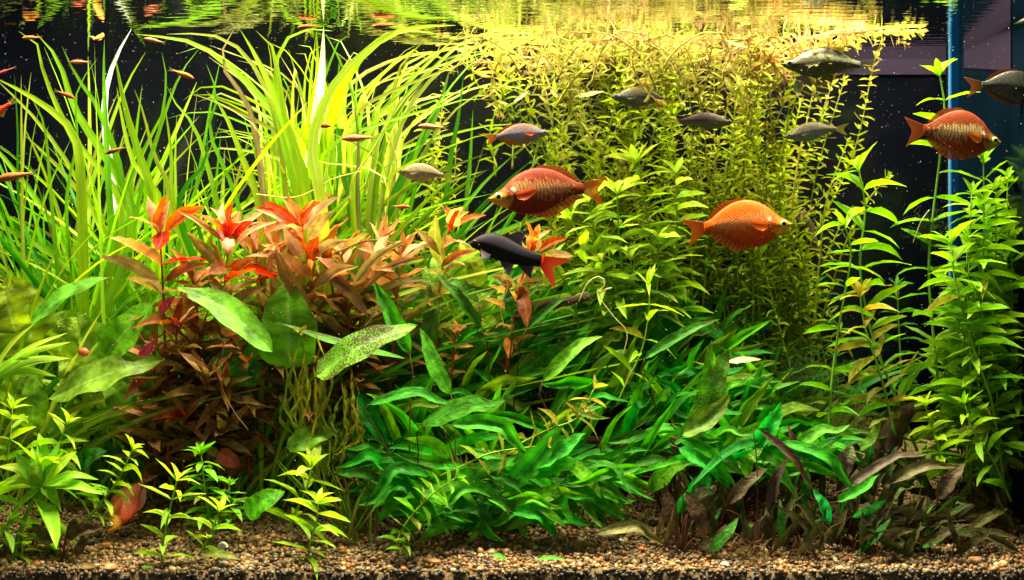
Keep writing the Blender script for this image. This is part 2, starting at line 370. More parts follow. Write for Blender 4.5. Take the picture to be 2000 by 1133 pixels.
# ------------------------------------------------------------------ blades: ribbons, lamina, straps
def prof(kind, t):
    if kind == 'ribbon': return (0.38+0.62*min(1, t*2.6))*(1-max(0, (t-0.55)/0.45)**2.2)**0.8 if t < 1 else 0.0
    if kind == 'lance': return max(0.0, math.sin(math.pi*min(1, t**0.82)))**0.78
    if kind == 'crypt': return max(0.0, (math.sin(math.pi*t**0.72))**0.7)
    if kind == 'oval': return max(0.0, (math.sin(math.pi*t**0.62))**0.62)
    if kind == 'heart': return max(0.0, (1-(2*max(t, .0)-0.62)**2/1.9044) if t > .31 else (0.62+0.38*math.sin(t/.31*math.pi/2)))**0.9 * (1 if t < .999 else 0)
    return 1.0
def blade(name, parent, pts, width, kind, mat, color, nrm=(0, -1, 0.5), fold=0.12, wave=0.0, n=12, twist=0.0, waves=5, cross=None, tipdroop=0.0):
    p = catmull(pts, n); T = tangents(p); nv = Vector(nrm).normalized(); V, Fc, uv = [], [], []
    cr = cross or ((-1, -0.5, 0, 0.5, 1) if kind != 'ribbon' else (-1, 0, 1))
    m = len(cr); ph1, ph2 = R.uniform(0, 6), R.uniform(0, 6); prev = None; base = parent.location if parent is not None else Vector()
    for i, (q, t) in enumerate(zip(p, T)):
        v = i/n
        a = t.cross(nv)
        if a.length < 0.15: a = prev if prev is not None else t.orthogonal()
        a = a.normalized()
        if prev is not None and a.dot(prev) < 0: a = -a
        prev = a
        tw = twist*v*2*math.pi
        b = a.cross(t)
        if tw: a, b = a*math.cos(tw)+b*math.sin(tw), b*math.cos(tw)-a*math.sin(tw)
        hw = 0.5*width*max(prof(kind, v), 0.02)
        for s in cr:
            amp = wave*width*abs(s)
            z = fold*hw*abs(s)*2+amp*math.sin(v*waves*2*math.pi+(ph1 if s > 0 else ph2))
            wl = 1+(0.07*math.sin(v*waves*4+(ph1 if s > 0 else ph2)) if wave else 0)
            V.append(q+a*(hw*s*wl)+b*z-base); uv.append((0.5+0.5*s, v))
    for i in range(n):
        for k in range(m-1):
            Fc.append((i*m+k, i*m+k+1, (i+1)*m+k+1, (i+1)*m+k))
    return meshobj(name, V, Fc, mat, parent, color, uv=uv)

# ------------------------------------------------------------------ shared leaf meshes for stem plants
def leaf_mesh(kind, mat, nl, cross, curl, fold, wav=0.0):
    V, Fc, uv = [], [], []; m = len(cross); ph = R.uniform(0, 6)
    for i in range(nl+1):
        t = i/nl
        if kind == 'lance': wd = max(0.03, math.sin(math.pi*min(1, t**0.85))**0.85) if 0 < t < 1 else (0.10 if t == 0 else 0.0)
        elif kind == 'small': wd = max(0.08, (math.sin(math.pi*t**0.95))**0.5) if 0 < t < 1 else (0.25 if t == 0 else 0.15)
        else: wd = max(0.03, math.sin(math.pi*min(1, t**0.75))**0.75) if 0 < t < 1 else (0.10 if t == 0 else 0.0)
        for s in cross:
            V.append((t*(1-0.25*abs(curl)*t), 0.5*wd*s, -curl*t*t+0.10*abs(s)*wd*fold+wav*abs(s)*math.sin(t*13+ph+s)))
            uv.append((0.5+0.5*s, t))
    for i in range(nl):
        for k in range(m-1): Fc.append((i*m+k, i*m+k+1, (i+1)*m+k+1, (i+1)*m+k))
    me = bpy.data.meshes.new('leaf'); me.from_pydata(V, [], Fc); finish(me, mat, True, uv); return me
C3, C5 = (-1, 0, 1), (-1, -.5, 0, .5, 1)
LM = {
 'lance': [leaf_mesh('lance', M_lance, 6, C5, c, f, 0.015) for c in (.05, .18, .30, .42) for f in (.5, 1.5)],
 'lance_old': [leaf_mesh('lance', M_lance_old, 6, C5, c, f, 0.03) for c in (.1, .3, -.15) for f in (.5, 1.8)],
 'small': [leaf_mesh('small', M_small, 4, C3, c, f) for c in (-.15, .1, .3) for f in (.3, 1.2)],
 'red': [leaf_mesh('red', M_red, 7, C5, c, f, 0.03) for c in (.05, .25, .45, -.12) for f in (.6, 1.6)],
}
ARR = {}; TIPS = {}
def mesh_arr(me):
    if me.name not in ARR:
        v = np.empty(len(me.vertices)*3); me.vertices.foreach_get('co', v)
        f = [tuple(p.vertices) for p in me.polygons]; uv = np.empty(len(me.loops)*2); me.uv_layers[0].data.foreach_get('uv', uv)
        vu = np.zeros((len(me.vertices), 2)); li = np.empty(len(me.loops), dtype=np.int32); me.loops.foreach_get('vertex_index', li); vu[li] = uv.reshape(-1, 2)
        ARR[me.name] = (v.reshape(-1, 3), f, vu)
    return ARR[me.name]
def leaf_matrix(pos, d, up, L, W):
    d = d.normalized(); y = up.cross(d)
    if y.length < 1e-3: y = d.orthogonal()
    y.normalize(); z = d.cross(y)
    m = Matrix(((d.x*L, y.x*W, z.x*L, pos.x), (d.y*L, y.y*W, z.y*L, pos.y), (d.z*L, y.z*W, z.z*L, pos.z), (0, 0, 0, 1)))
    return m
class Joined:
    def __init__(s): s.v, s.f, s.uv, s.n = [], [], [], 0
    def add(s, me, m):
        v, f, u = mesh_arr(me); M = np.array(m)
        s.v.append(v@M[:3, :3].T+M[:3, 3]); s.f += [tuple(i+s.n for i in q) for q in f]; s.uv.append(u); s.n += len(v)
    def build(s, name, mat, parent, color):
        o = meshobj(name, np.concatenate(s.v), s.f, mat, parent, color, uv=np.concatenate(s.uv)); o['kind'] = 'stuff'; return o
def jc(c, a=0.12):
    k = 1+R.uniform(-a, a); return tuple(max(0, x*k*(1+R.uniform(-a, a)*0.5)) for x in c)
def mixc(a, b, t): return tuple(x+(y-x)*t for x, y in zip(a, b))
def stem_plant(name, label, cat, group, path, spacing, L, W, kind='lance', per=2, elev=25, colf=None, stemcol=(.10, .22, .02), stemr=1.6,
               top=0.55, tip=3, joined=False, skip=0.0, az0=None, old=0.0, start=0.0, lowcol=None, flat=0.0):
    """path: (px, py, y) from base to tip; spacing, L, W in photo pixels at the tip's depth."""
    TIPS_PX = path[-1]
    if kind == 'lance': L *= 1.14; W *= 1.22
    pts = [P(*q) for q in path]
    for q in pts: q.z = min(q.z, WATER-0.004)
    k = SC(path[-1][2]); base = pts[0]
    root = thing(name, base, label, cat, group); TIPS[root.name] = TIPS_PX
    ln = sum((pts[i+1]-pts[i]).length for i in range(len(pts)-1))
    nn = max(3, int(ln/(spacing*k)))
    p = catmull(pts, nn*2); T = tangents(p)
    tube('stem', p, stemr*k*1.15, stemr*k*0.6, M_stem, root, stemcol, 5)
    az = R.uniform(0, 6) if az0 is None else az0; J = Joined()
    def put(me, pos, d, up, l, w_, c):
        m = leaf_matrix(pos-base, d, up, l, w_)
        if joined: J.add(me, m); return
        o = bpy.data.objects.new('leaf', me); link(o); o.parent = root; o.matrix_local = m; o.color = (*c, 1)
    for i in range(int(nn*start)+1, nn+1):
        q, t = p[2*i], T[2*i]; f = i/nn
        if kind == 'small': q = q.lerp(p[2*i-1], R.uniform(0, .95))
        a = t.cross(Vector((0.2, 1, 0.1))).normalized(); b = t.cross(a)
        az += math.pi/2 if per == 2 else math.pi/per+0.3
        for j in range(per):
            if R.random() < skip*1.6: continue
            an = az+2*math.pi*j/per+R.uniform(-.35, .35)
            rad = a*math.cos(an)+b*math.sin(an)*(1-flat)
            rad.normalize()
            e = math.radians(elev+R.uniform(-26, 26)+ (22 if f > 0.93 else 0))
            d = rad*math.cos(e)+t*math.sin(e); d.z += R.uniform(-.05, .08)
            if q.z > WATER-0.012: d.z = min(d.z, 0.02)
            sz = (top+(1-top)*min(1, (1-f)*3.2))*R.uniform(.8, 1.15)
            c = colf(f) if colf else (.2, .4, .03)
            isold = R.random() < old*(1.2-f)
            kd = 'lance_old' if (kind == 'lance' and isold) else kind
            if isold: c = mixc(c, (.27, .25, .03), .75)
            put(R.choice(LM[kd]), q, d, t, L*k*sz, W*k*sz*R.uniform(.85, 1.15), jc(c))
    for j in range(tip):
        an = az+2*math.pi*j/max(1, tip)+.5; t = T[-1]; a = t.cross(Vector((0.2, 1, 0.1))).normalized(); b = t.cross(a)
        d = (a*math.cos(an)+b*math.sin(an))*0.55+t
        if p[-1].z > WATER-0.02: d.z = min(d.z, 0.0)
        put(R.choice(LM[kind]), p[-1], d, t, L*k*top*.75, W*k*top*.8, jc(colf(1.0) if colf else (.25, .45, .03)))
    if joined: J.build('leaves', M_small if kind == 'small' else M_lance, root, colf(.6) if colf else (.2, .4, .03))
    return root

# ------------------------------------------------------------------ fish
def interp(tab, x):
    xs, ys = zip(*tab)
    # smooth (monotone-ish) interpolation
    x = np.asarray(x, float); xs = np.array(xs); ys = np.array(ys)
    m = np.gradient(ys, xs); i = np.clip(np.searchsorted(xs, x)-1, 0, len(xs)-2)
    h = xs[i+1]-xs[i]; t = np.clip((x-xs[i])/h, 0, 1)
    return (2*t**3-3*t**2+1)*ys[i]+(t**3-2*t**2+t)*h*m[i]+(-2*t**3+3*t**2)*ys[i+1]+(t**3-t**2)*h*m[i+1]
RB_TOP = [(0, .004), (.03, .026), (.07, .052), (.155, .100), (.24, .178), (.37, .252), (.50, .282), (.62, .270), (.72, .236), (.82, .180), (.925, .112), (1.0, .090)]
RB_BOT = [(0, -.012), (.03, -.040), (.08, -.075), (.18, -.116), (.28, -.172), (.43, -.194), (.58, -.168), (.74, -.092), (.876, -.034), (1.0, -.016)]
SH_TOP = [(0, .010), (.04, .070), (.10, .125), (.18, .178), (.27, .205), (.40, .203), (.55, .165), (.70, .120), (.85, .080), (1.0, .060)]
SH_BOT = [(0, -.015), (.05, -.042), (.12, -.058), (.20, -.080), (.32, -.115), (.45, -.136), (.60, -.138), (.75, -.120), (.88, -.102), (1.0, -.086)]
DN_TOP = [(0, .0), (.06, .045), (.16, .085), (.32, .115), (.50, .110), (.70, .075), (.88, .045), (1.0, .040)]
DN_BOT = [(0, -.02), (.07, -.055), (.18, -.095), (.35, -.120), (.52, -.105), (.72, -.065), (.88, -.042), (1.0, -.038)]
def nz(x, z, f, s):
    return np.sin(x*f+s)*np.cos(z*f*1.3+s*2)+0.5*np.sin(x*f*2.3+z*f*1.7+s*3)
def fin_mesh(name, parent, base_pts, edge_pts, colA, colB, mat, rays=14, y0=0.0, spread=0.0, raydark=0.75, scale=1.0):
    nv_, nu = 5, rays*2
    A = catmull([Vector((x, y0, z)) for x, z in base_pts], nu); B = catmull([Vector((x, y0+spread, z)) for x, z in edge_pts], nu)
    V, Fc, C = [], [], []
    for i in range(nu+1):
        for j in range(nv_+1):
            t = j/nv_; q = A[i].lerp(B[i], t)
            q = q+Vector((0, (0.0035 if i % 2 else -0.0035)*(1-0.5*t)+spread*0.15*math.sin(t*3), 0))
            V.append(q*scale)
            c = np.array(colA)*(1-t)+np.array(colB)*t; C.append(c*(1.12 if i % 2 else raydark))
    for i in range(nu):
        for j in range(nv_): Fc.append((i*(nv_+1)+j, (i+1)*(nv_+1)+j, (i+1)*(nv_+1)+j+1, i*(nv_+1)+j+1))
    return meshobj(name, V, Fc, mat, parent, smooth=True, col=C)
def lathe_eye(parent, cx, cy, cz, r, side, iris, ring, scale):
    V, Fc, C = [], [], []; n = 20
    prof_ = [(0, .62, 0), (.50, .60, 0), (.55, .58, 1), (.62, .53, 1), (.82, .40, 2), (1.0, .12, 2)]
    for rr, h, k in prof_:
        for a in range(n):
            an = 2*math.pi*a/n
            V.append(Vector((cx+r*rr*math.cos(an), cy+side*r*h, cz+r*rr*math.sin(an)))*scale)
            C.append([(.004, .004, .005), iris, ring][k])
    for i in range(len(prof_)-1):
        for a in range(n):
            b = (a+1) % n; q = (i*n+a, i*n+b, (i+1)*n+b, (i+1)*n+a)
            Fc.append(q if side < 0 else q[::-1])
    return meshobj('eye', V, Fc, M_eye, parent, col=C)
def fish(kind, label, nose, tail, y, zs=1.0, yaw=0.0, roll=0.0, style=None, group=None, cat='fish', name=None, bend=0.0, detail=1.0):
    st = style or {}
    top, bot, tot = {'rb': (RB_TOP, RB_BOT, 1.255), 'sh': (SH_TOP, SH_BOT, 1.42), 'dn': (DN_TOP, DN_BOT, 1.22)}[kind]
    a = P(nose[0], nose[1], y); b = P(tail[0], tail[1], y)
    L = (b-a).length/tot/max(0.2, math.cos(yaw))
    root = thing(name or {'rb': 'rainbowfish', 'sh': 'black_shark_fish', 'dn': 'small_fish'}[kind], (a+b)/2, label, cat, group)
    X = (b-a).normalized(); Y = Vector((0, 1, 0)); Z = X.cross(Y)
    if Z.z < 0: Z = -Z
    Y = Z.cross(X)
    rot = Matrix((X, Y, Z)).transposed().to_4x4()
    root.matrix_world = Matrix.Translation((a+b)/2) @ rot @ Matrix.Rotation(yaw, 4, 'Z') @ Matrix.Rotation(roll, 4, 'X') @ Matrix.Translation((-L*tot/2, 0, 0))
    nx, na = (96, 48) if detail >= 1 else (26, 14)
    t = np.linspace(0, 1, nx+1)**1.15
    tz, bz = interp(top, t)*zs, interp(bot, t)*zs
    mid, hh = (tz+bz)/2, (tz-bz)/2
    wmax = st.get('wide', 0.105)
    hw = wmax*np.clip(np.sin(np.pi*np.clip(t*0.86+0.07, 0, 1)), 0, 1)**0.8*(1-0.62*t**2); hw[0] = .012
    an = np.linspace(0, 2*np.pi, na, endpoint=False)
    xx = np.repeat(t[:, None], na, 1)
    zz = mid[:, None]+hh[:, None]*np.sin(an)[None]
    yy = hw[:, None]*np.cos(an)[None]*(1-0.25*np.abs(np.sin(an))[None])
    yy = yy+bend*np.clip(xx-.3, 0, 1)**2
    rel = np.repeat(np.sin(an)[None], nx+1, 0)     # -1 belly .. 1 back
    C = st['paint'](xx, zz, rel, yy) if 'paint' in st else np.full(xx.shape+(3,), .3)
    V = np.stack([xx, yy, zz], -1).reshape(-1, 3)*L
    Fc = [(i*na+j, (i+1)*na+j, (i+1)*na+(j+1) % na, i*na+(j+1) % na) for i in range(nx) for j in range(na)]
    Fc += [tuple(range(na)), tuple(nx*na+j for j in reversed(range(na)))]
    body = meshobj('body', V, Fc, st.get('skin', M_fish), root, col=np.clip(C.reshape(-1, 3), 0, 1))
    fm = st.get('finmat', M_fin); fa, fb = st['fin']; rays = st.get('rays', 12) if detail >= 1 else 7
    q = lambda pts: [(x, z*zs) for x, z in pts]
    e1, e2 = st.get('tail', st['fin'])
    if kind == 'rb':
        fin_mesh('tail_fin', root, q([(.985, .09), (1.0, .037), (.985, -.016)]), q([(1.255, .150), (1.20, .085), (1.145, .015), (1.165, -.07), (1.195, -.155)]), e1, e2, fm, rays+2, y0=bend*.5, scale=L, spread=bend*.6)
        fin_mesh('first_dorsal_fin', root, q([(.50, .278), (.58, .276), (.66, .250)]), q([(.525, .300), (.60, .304), (.675, .286)]), fa, fb, fm, 5, scale=L)
        fin_mesh('second_dorsal_fin', root, q([(.655, .256), (.78, .205), (.90, .128)]), q([(.675, .294), (.75, .284), (.85, .224), (.955, .120)]), fa, fb, fm, rays-4, scale=L, raydark=.5)
        fin_mesh('anal_fin', root, q([(.47, -.185), (.62, -.152), (.76, -.080), (.90, -.030)]), q([(.50, -.212), (.57, -.238), (.68, -.222), (.83, -.142), (.965, -.040)]), fa, fb, fm, rays-2, scale=L, raydark=.38)
        for s in (-1, 1):
            fin_mesh('pectoral_fin', root, q([(.275, .020), (.280, -.01), (.290, -.035)]), q([(.40, .062), (.475, .055), (.49, .035), (.42, -.03), (.35, -.055)]), st.get('pec', fa), st.get('pec', fb), fm, 7, y0=s*wmax*.93, spread=s*.05, scale=L)
            fin_mesh('pelvic_fin', root, q([(.40, -.18), (.44, -.185)]), q([(.45, -.225), (.50, -.205)]), fa, fb, fm, 4, y0=s*.02, spread=s*.02, scale=L)
        ex, ez, er = .097, .004*zs, .047*max(.8, min(1, zs*1.1))
    elif kind == 'sh':
        fin_mesh('tail_fin', root, q([(.970, .058), (.985, -.015), (.970, -.086)]), q([(1.375, .106), (1.25, .015), (1.150, -.075), (1.20, -.20), (1.215, -.335)]), e1, e2, fm, 16, scale=L)
        fin_mesh('dorsal_fin', root, q([(.42, .195), (.55, .155), (.68, .115)]), q([(.50, .245), (.61, .305), (.715, .335), (.665, .21), (.710, .075)]), fa, fb, fm, 9, y0=-.008, scale=L)
        fin_mesh('anal_fin', root, q([(.66, -.118), (.75, -.112), (.84, -.100)]), q([(.76, -.19), (.83, -.235), (.90, -.265), (.885, -.19), (.90, -.11)]), fa, fb, fm, 8, scale=L)
        for s in (-1, 1):
            fin_mesh('pelvic_fin', root, q([(.42, -.105), (.48, -.112), (.55, -.115)]), q([(.50, -.21), (.595, -.295), (.61, -.24), (.63, -.15)]), fa, fb, fm, 6, y0=s*.03, spread=s*.05, scale=L)
            fin_mesh('pectoral_fin', root, q([(.15, -.035), (.165, -.050), (.175, -.058)]), q([(.310, -.080), (.285, -.12), (.245, -.15), (.205, -.155)]), st['pec'], st['pec'], fm, 7, y0=s*wmax*.75, spread=s*.06, scale=L)
            tube_v, tube_f = tube_data([Vector((.01, s*.015, -.005))*L, Vector((-.02, s*.03, -.007))*L, Vector((-.04, s*.035, .0))*L], .005*L, .002*L, 5)
            meshobj('barbel', tube_v, tube_f, st.get('skin', M_fish), root, col=np.tile(np.array([.012, .010, .013]), (len(tube_v), 1)))
        ex, ez, er = .062, .037, .028
    else:
        fin_mesh('tail_fin', root, q([(.98, .04), (1.0, .0), (.98, -.038)]), q([(1.22, .095), (1.16, .045), (1.12, .0), (1.16, -.05), (1.21, -.095)]), e1, e2, st.get('clear', M_finclear), rays, y0=bend*.5, spread=bend*.5, scale=L)
        fin_mesh('dorsal_fin', root, q([(.52, .10), (.60, .095), (.72, .068)]), q([(.60, .150), (.68, .145), (.76, .085)]), fa, fb, fm, 5, scale=L)
        fin_mesh('anal_fin', root, q([(.56, -.098), (.66, -.08), (.76, -.055)]), q([(.60, -.150), (.70, -.130), (.80, -.065)]), fa, fb, st.get('clear', M_finclear), 5, scale=L)
        ex, ez, er = .085, .004, .036
    ew = float(np.interp(ex, t, hw))*(.93 if kind != 'sh' else .95)
    for s in (-1, 1): lathe_eye(root, ex, s*(ew-.004), ez, er, s, st.get('iris', (.55, .42, .10)), st.get('ring', (.25, .22, .06)), L)
    if kind == 'rb' and detail >= 1:
        for s in (-1, 1):   # lips
            pass
        lv, lf = tube_data([Vector((.012, -.014, -.004))*L, Vector((-.006, 0, -.004))*L, Vector((.012, .014, -.004))*L], .008*L, .008*L, 6)
        meshobj('mouth', lv, lf, M_dark, root, col=np.tile(np.array(st.get('lip', (.45, .22, .10))), (len(lv), 1)))
    return root
def red_paint(base, dark, head, silver, sil_amt=1.0, seed=0.0, glow=None):
    base, dark, head, silver = map(np.array, (base, dark, head, silver))
    def f(x, z, rel, y):
        k = np.clip((rel+1)/2, 0, 1)[..., None]
        c = base*(1-0.0*k)+0*k
        under = np.clip((-rel-0.1)/0.7, 0, 1)[..., None]
        c = c*(1-under)+dark*under
        n = nz(x, z, 38, seed)
        # silver scale flecks in short upright dashes along the flank
        row = np.floor(z/.0165); col = np.floor((x+0.5*np.mod(row, 2)*.017)/.017)
        h = np.mod(np.sin(row*12.9898+col*78.233+seed)*43758.5453, 1.0)
        fx = np.abs(np.mod((x+0.5*np.mod(row, 2)*.017)/.017, 1)-.5)
        band = np.exp(-((z-.085+.05*(x-.4))/.07)**2)*np.clip((x-.22)/.06, 0, 1)*np.clip((1.02-x)/.3, 0, 1)*np.clip(1.25-(x-.25)*.75, .3, 1)
        low = .35*np.exp(-((z+.02)/.08)**2)*np.clip((x-.3)/.1, 0, 1)*np.clip((.95-x)/.2, 0, 1)
        m = np.clip((band*1.5+low-h*.95)*3.0, 0, 1)*np.clip((0.42-fx)*6, 0.0, 1)*sil_amt
        c = c*(1-m[..., None])+silver*m[..., None]
        # head and gill cover
        edge = .245-.55*(z-.0)**2*8-np.clip(z-.03, 0, 1)*.9
        hm = np.clip((edge-x)/.012, 0, 1)[..., None]
        hc = head*(1+.25*np.clip(-rel, -0.6, 1))[..., None]
        gill = np.exp(-((x-.205)/.032)**2-((z-.02)/.07)**2)[..., None]
        hc = hc*(1-gill)+base*1.1*gill
        back = np.clip((rel-.35)/.5, 0, 1)[..., None]; hc = hc*(1-back)+base*.85*back
        c = c*(1-hm)+hc*hm
        rim = (np.exp(-((x-edge)/.006)**2)*(np.abs(z+.01) < .10))[..., None]; c = c*(1-.75*rim)+silver*.8*.75*rim
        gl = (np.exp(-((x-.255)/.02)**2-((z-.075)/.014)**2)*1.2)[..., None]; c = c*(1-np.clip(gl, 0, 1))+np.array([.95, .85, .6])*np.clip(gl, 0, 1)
        return c*(1+.10*n[..., None])
    return f
def silver_paint(back, flank, belly, stripe=None, blue=None, hi=None, seed=0.0, headc=None):
    back, flank, belly = map(np.array, (back, flank, belly))
    def f(x, z, rel, y):
        k = rel[..., None]
        c = .95*np.where(k > 0, flank+(back-flank)*np.clip(k*1.3, 0, 1), flank+(belly-flank)*np.clip(-k*1.2, 0, 1))
        if blue is not None:
            b = (np.exp(-((z+.01)/.05)**2)*np.clip((x-.22)/.1, 0, 1)*np.clip((.85-x)/.3, 0, 1))[..., None]; c = c*(1-b*.7)+np.array(blue)*b*.7
        if stripe is not None:
            s = (np.exp(-((z-.035-.0*x)/.022)**2)*np.clip((x-.28)/.2, 0, 1))[..., None]; c = c*(1-s*.75)+np.array(stripe)*s*.75
        if hi is not None:
            row = np.floor(z/.015); col = np.floor((x+.5*np.mod(row, 2)*.02)/.02); h = np.mod(np.sin(row*12.9+col*78.2+seed)*43758.5, 1)
            cen = .115-np.clip(x-.45, 0, 1)*.12
            m = np.clip((np.exp(-((z-cen)/.032)**2)*1.5-h*.8)*2.2, 0, 1)*np.clip((x-.22)/.05, 0, 1); m = m[..., None]; c = c*(1-m)+np.array(hi)*m
        row = np.floor(z/.020); fx = np.abs(np.mod((x+.5*np.mod(row, 2)*.030)/.030, 1)-.5)*2; fz = np.abs(np.mod(z/.020, 1)-.5)*2
        ret = (np.clip((x-.22)/.05, 0, 1)*np.clip(np.maximum(fx, fz)*2.5-1.5, 0, 1))[..., None]; c = c*(1-.45*ret)
        hm = np.clip((.235-1.2*z*z*4-x)/.02, 0, 1)[..., None]; hc = np.array(headc if headc is not None else flank*.9)*(1+.3*np.clip(-k, -.8, 1)); c = c*(1-hm*.8)+.60*hc*hm*.8
        rim = (np.exp(-((x-.232+4.8*z*z)/.006)**2)*(np.abs(z) < .09))[..., None]; c = c*(1+.35*rim)
        return c*(1+.10*nz(x, z, 55, seed)[..., None])
    return f
def shark_paint(x, z, rel, y):
    k = np.clip((rel+.2)/1.0, 0, 1)[..., None]
    f = np.clip(1.15-x*1.25, 0, 1)[..., None]
    c = np.array([.008, .006, .009])*(1-k)+np.array([.014, .009, .024])*k
    c = c*(.35+.65*f)
    r = np.clip((x-.965)/.02, 0, 1)[..., None]
    return c*(1-r)+np.array([.8, .03, .01])*r
def danio_paint(body, stripe, headc, bars=True, seed=0):
    body, stripe, headc = map(np.array, (body, stripe, headc))
    def f(x, z, rel, y):
        c = body*(1+.35*rel[..., None]*.5)
        s = (np.exp(-((z-.0)/.03)**2)*np.clip((x-.35)/.15, 0, 1))[..., None]; c = c*(1-s)+stripe*s
        if bars:
            b = (np.clip(np.sin(x*95+seed), 0, 1)*np.exp(-((z-.0)/.045)**2)*np.clip((x-.25)/.1, 0, 1)*np.clip((.72-x)/.1, 0, 1))[..., None]; c = c*(1-b*.6)+np.array([.05, .02, .01])*b*.6
        h = np.clip((.2-x)/.05, 0, 1)[..., None]; c = c*(1-h)+headc*h
        return c
    return f
red_st = dict(paint=red_paint((.17, .017, .004), (.15, .011, .003), (.48, .20, .025), (.46, .31, .13), .48), fin=((.40, .045, .010), (.62, .10, .015)), pec=(.55, .06, .010), iris=(.62, .48, .12), ring=(.32, .28, .07))
fish('rb', 'deep red rainbowfish facing left with silver flecked flank, above the black shark', (955, 388), (1189, 371), 0.15, style=red_st, yaw=.08)
or_st = dict(paint=red_paint((.60, .098, .002), (.44, .042, .002), (.62, .22, .015), (.42, .27, .12), .55, 2.0), fin=((.55, .065, .003), (.70, .12, .006)), pec=(.68, .12, .006), iris=(.60, .48, .14), ring=(.30, .32, .08), lip=(.8, .5, .3))
fish('rb', 'bright orange rainbowfish facing right in front of the leafy green stems', (1545, 437), (1333, 455), 0.13, zs=1.12, style=or_st, yaw=-.05)
red2 = dict(paint=red_paint((.19, .030, .008), (.24, .032, .004), (.30, .20, .035), (.46, .40, .19), .8, 5.0), fin=((.33, .055, .014), (.42, .08, .015)), pec=(.34, .08, .012), iris=(.46, .44, .12), ring=(.22, .24, .06))
fish('rb', 'high backed red rainbowfish facing right in front of the blue glass corner', (1956, 277), (1762, 257), 0.14, zs=1.22, style=red2, yaw=.05)
sv = dict(skin=M_silver, paint=silver_paint((.014, .010, .004), (.070, .060, .042), (.075, .085, .022), hi=(.22, .23, .14), seed=1), fin=((.10, .085, .035), (.17, .145, .05)), finmat=M_finclear, pec=(.12, .11, .05), iris=(.05, .05, .03), ring=(.16, .15, .06), lip=(.06, .04, .02))
fish('rb', 'large olive silver rainbowfish with shining back under the floating golden stems', (1527, 124), (1718, 134), 0.16, zs=.80, style=sv, yaw=-.06)
dk = dict(skin=M_silver, paint=silver_paint((.020, .019, .016), (.045, .050, .048), (.08, .085, .06), stripe=(.02, .018, .02), seed=3), fin=((.10, .022, .006), (.20, .05, .01)), tail=((.16, .05, .012), (.32, .085, .015)), iris=(.3, .3, .2))
fish('rb', 'dark grey rainbowfish with red edged fins swimming out of the right edge', (2058, 178), (1880, 170), 0.14, zs=.92, style=dk, yaw=.04)
g1 = dict(skin=M_silver, paint=silver_paint((.10, .075, .030), (.10, .10, .085), (.10, .12, .035), stripe=(.04, .03, .05), blue=(.10, .20, .34), seed=4), fin=((.16, .14, .03), (.26, .20, .04)), tail=((.20, .17, .05), (.32, .26, .05)), finmat=M_finclear, iris=(.14, .28, .24), ring=(.06, .10, .08), lip=(.06, .05, .03))
fish('rb', 'olive grey rainbowfish with bluish belly facing left amid the yellow thicket', (1192, 188), (1326, 201), 0.22, zs=.78, style=g1)
g2 = dict(skin=M_silver, paint=silver_paint((.16, .10, .12), (.13, .10, .09), (.09, .12, .04), stripe=(.05, .03, .06), seed=6), fin=((.22, .16, .05), (.30, .24, .08)), tail=((.40, .22, .04), (.34, .28, .08)), finmat=M_finclear, iris=(.12, .20, .14), ring=(.08, .09, .06), lip=(.09, .07, .05))
fish('rb', 'slim purplish grey rainbowfish facing right with orange tinted tail', (1433, 239), (1303, 239), 0.21, zs=.66, style=g2)
g3 = dict(skin=M_silver, paint=silver_paint((.17, .13, .055), (.16, .15, .14), (.14, .15, .16), stripe=(.06, .045, .03), blue=(.16, .24, .40), seed=7), fin=((.24, .17, .06), (.28, .22, .08)), tail=((.40, .33, .05), (.46, .40, .06)), finmat=M_finclear, iris=(.3, .26, .16), ring=(.1, .09, .06), lip=(.18, .12, .07))
fish('rb', 'silver blue rainbowfish with yellow tail facing left beside the dark gap', (1529, 267), (1661, 251), 0.19, zs=.72, style=g3, bend=.05)
g4 = dict(skin=M_silver, paint=silver_paint((.26, .12, .10), (.22, .22, .32), (.20, .18, .26), blue=(.26, .30, .52), seed=8), fin=((.62, .10, .03), (.78, .13, .03)), tail=((.70, .15, .05), (.85, .16, .03)), iris=(.45, .42, .30), ring=(.14, .14, .12), lip=(.35, .25, .22))
fish('rb', 'lilac blue rainbowfish with red fins in front of the black background', (1074, 258), (943, 273), 0.20, zs=.78, style=g4)
g5 = dict(skin=M_silver, paint=silver_paint((.30, .22, .10), (.30, .26, .16), (.40, .33, .22), stripe=(.16, .13, .08), seed=9), fin=((.42, .32, .16), (.46, .36, .2)), tail=((.58, .45, .06), (.66, .56, .08)), finmat=M_finclear, iris=(.5, .45, .3), ring=(.2, .2, .1), lip=(.55, .22, .1))
fish('rb', 'beige silver fish with yellow tail facing left beside the ribbon grass', (774, 333), (889, 349), 0.20, zs=.80, style=g5)
shs = dict(skin=M_dark, finmat=M_darkfin, paint=shark_paint, wide=.115, fin=((.032, .023, .040), (.060, .044, .078)), tail=((.85, .018, .006), (.95, .11, .012)), pec=(.20, .14, .24), iris=(.05, .03, .03), ring=(.035, .025, .03), rays=9)
fish('sh', 'black shark like fish with bright red forked tail below the red rainbowfish', (917, 476), (1122, 523), 0.14, style=shs, zs=1.0, roll=0.0)
dv = dict(paint=red_paint((.30, .060, .008), (.30, .040, .006), (.50, .19, .015), (.5, .3, .12), .4, 9.0), wide=.14, fin=((.36, .06, .012), (.42, .08, .015)), iris=(.62, .52, .2), ring=(.12, .13, .05), lip=(.5, .3, .1))
dvf = fish('rb', 'orange gold fish nosing head down into the gravel at lower left', (228, 1030), (285, 925), 0.105, zs=.95, yaw=.75, roll=-.35, style=dv)
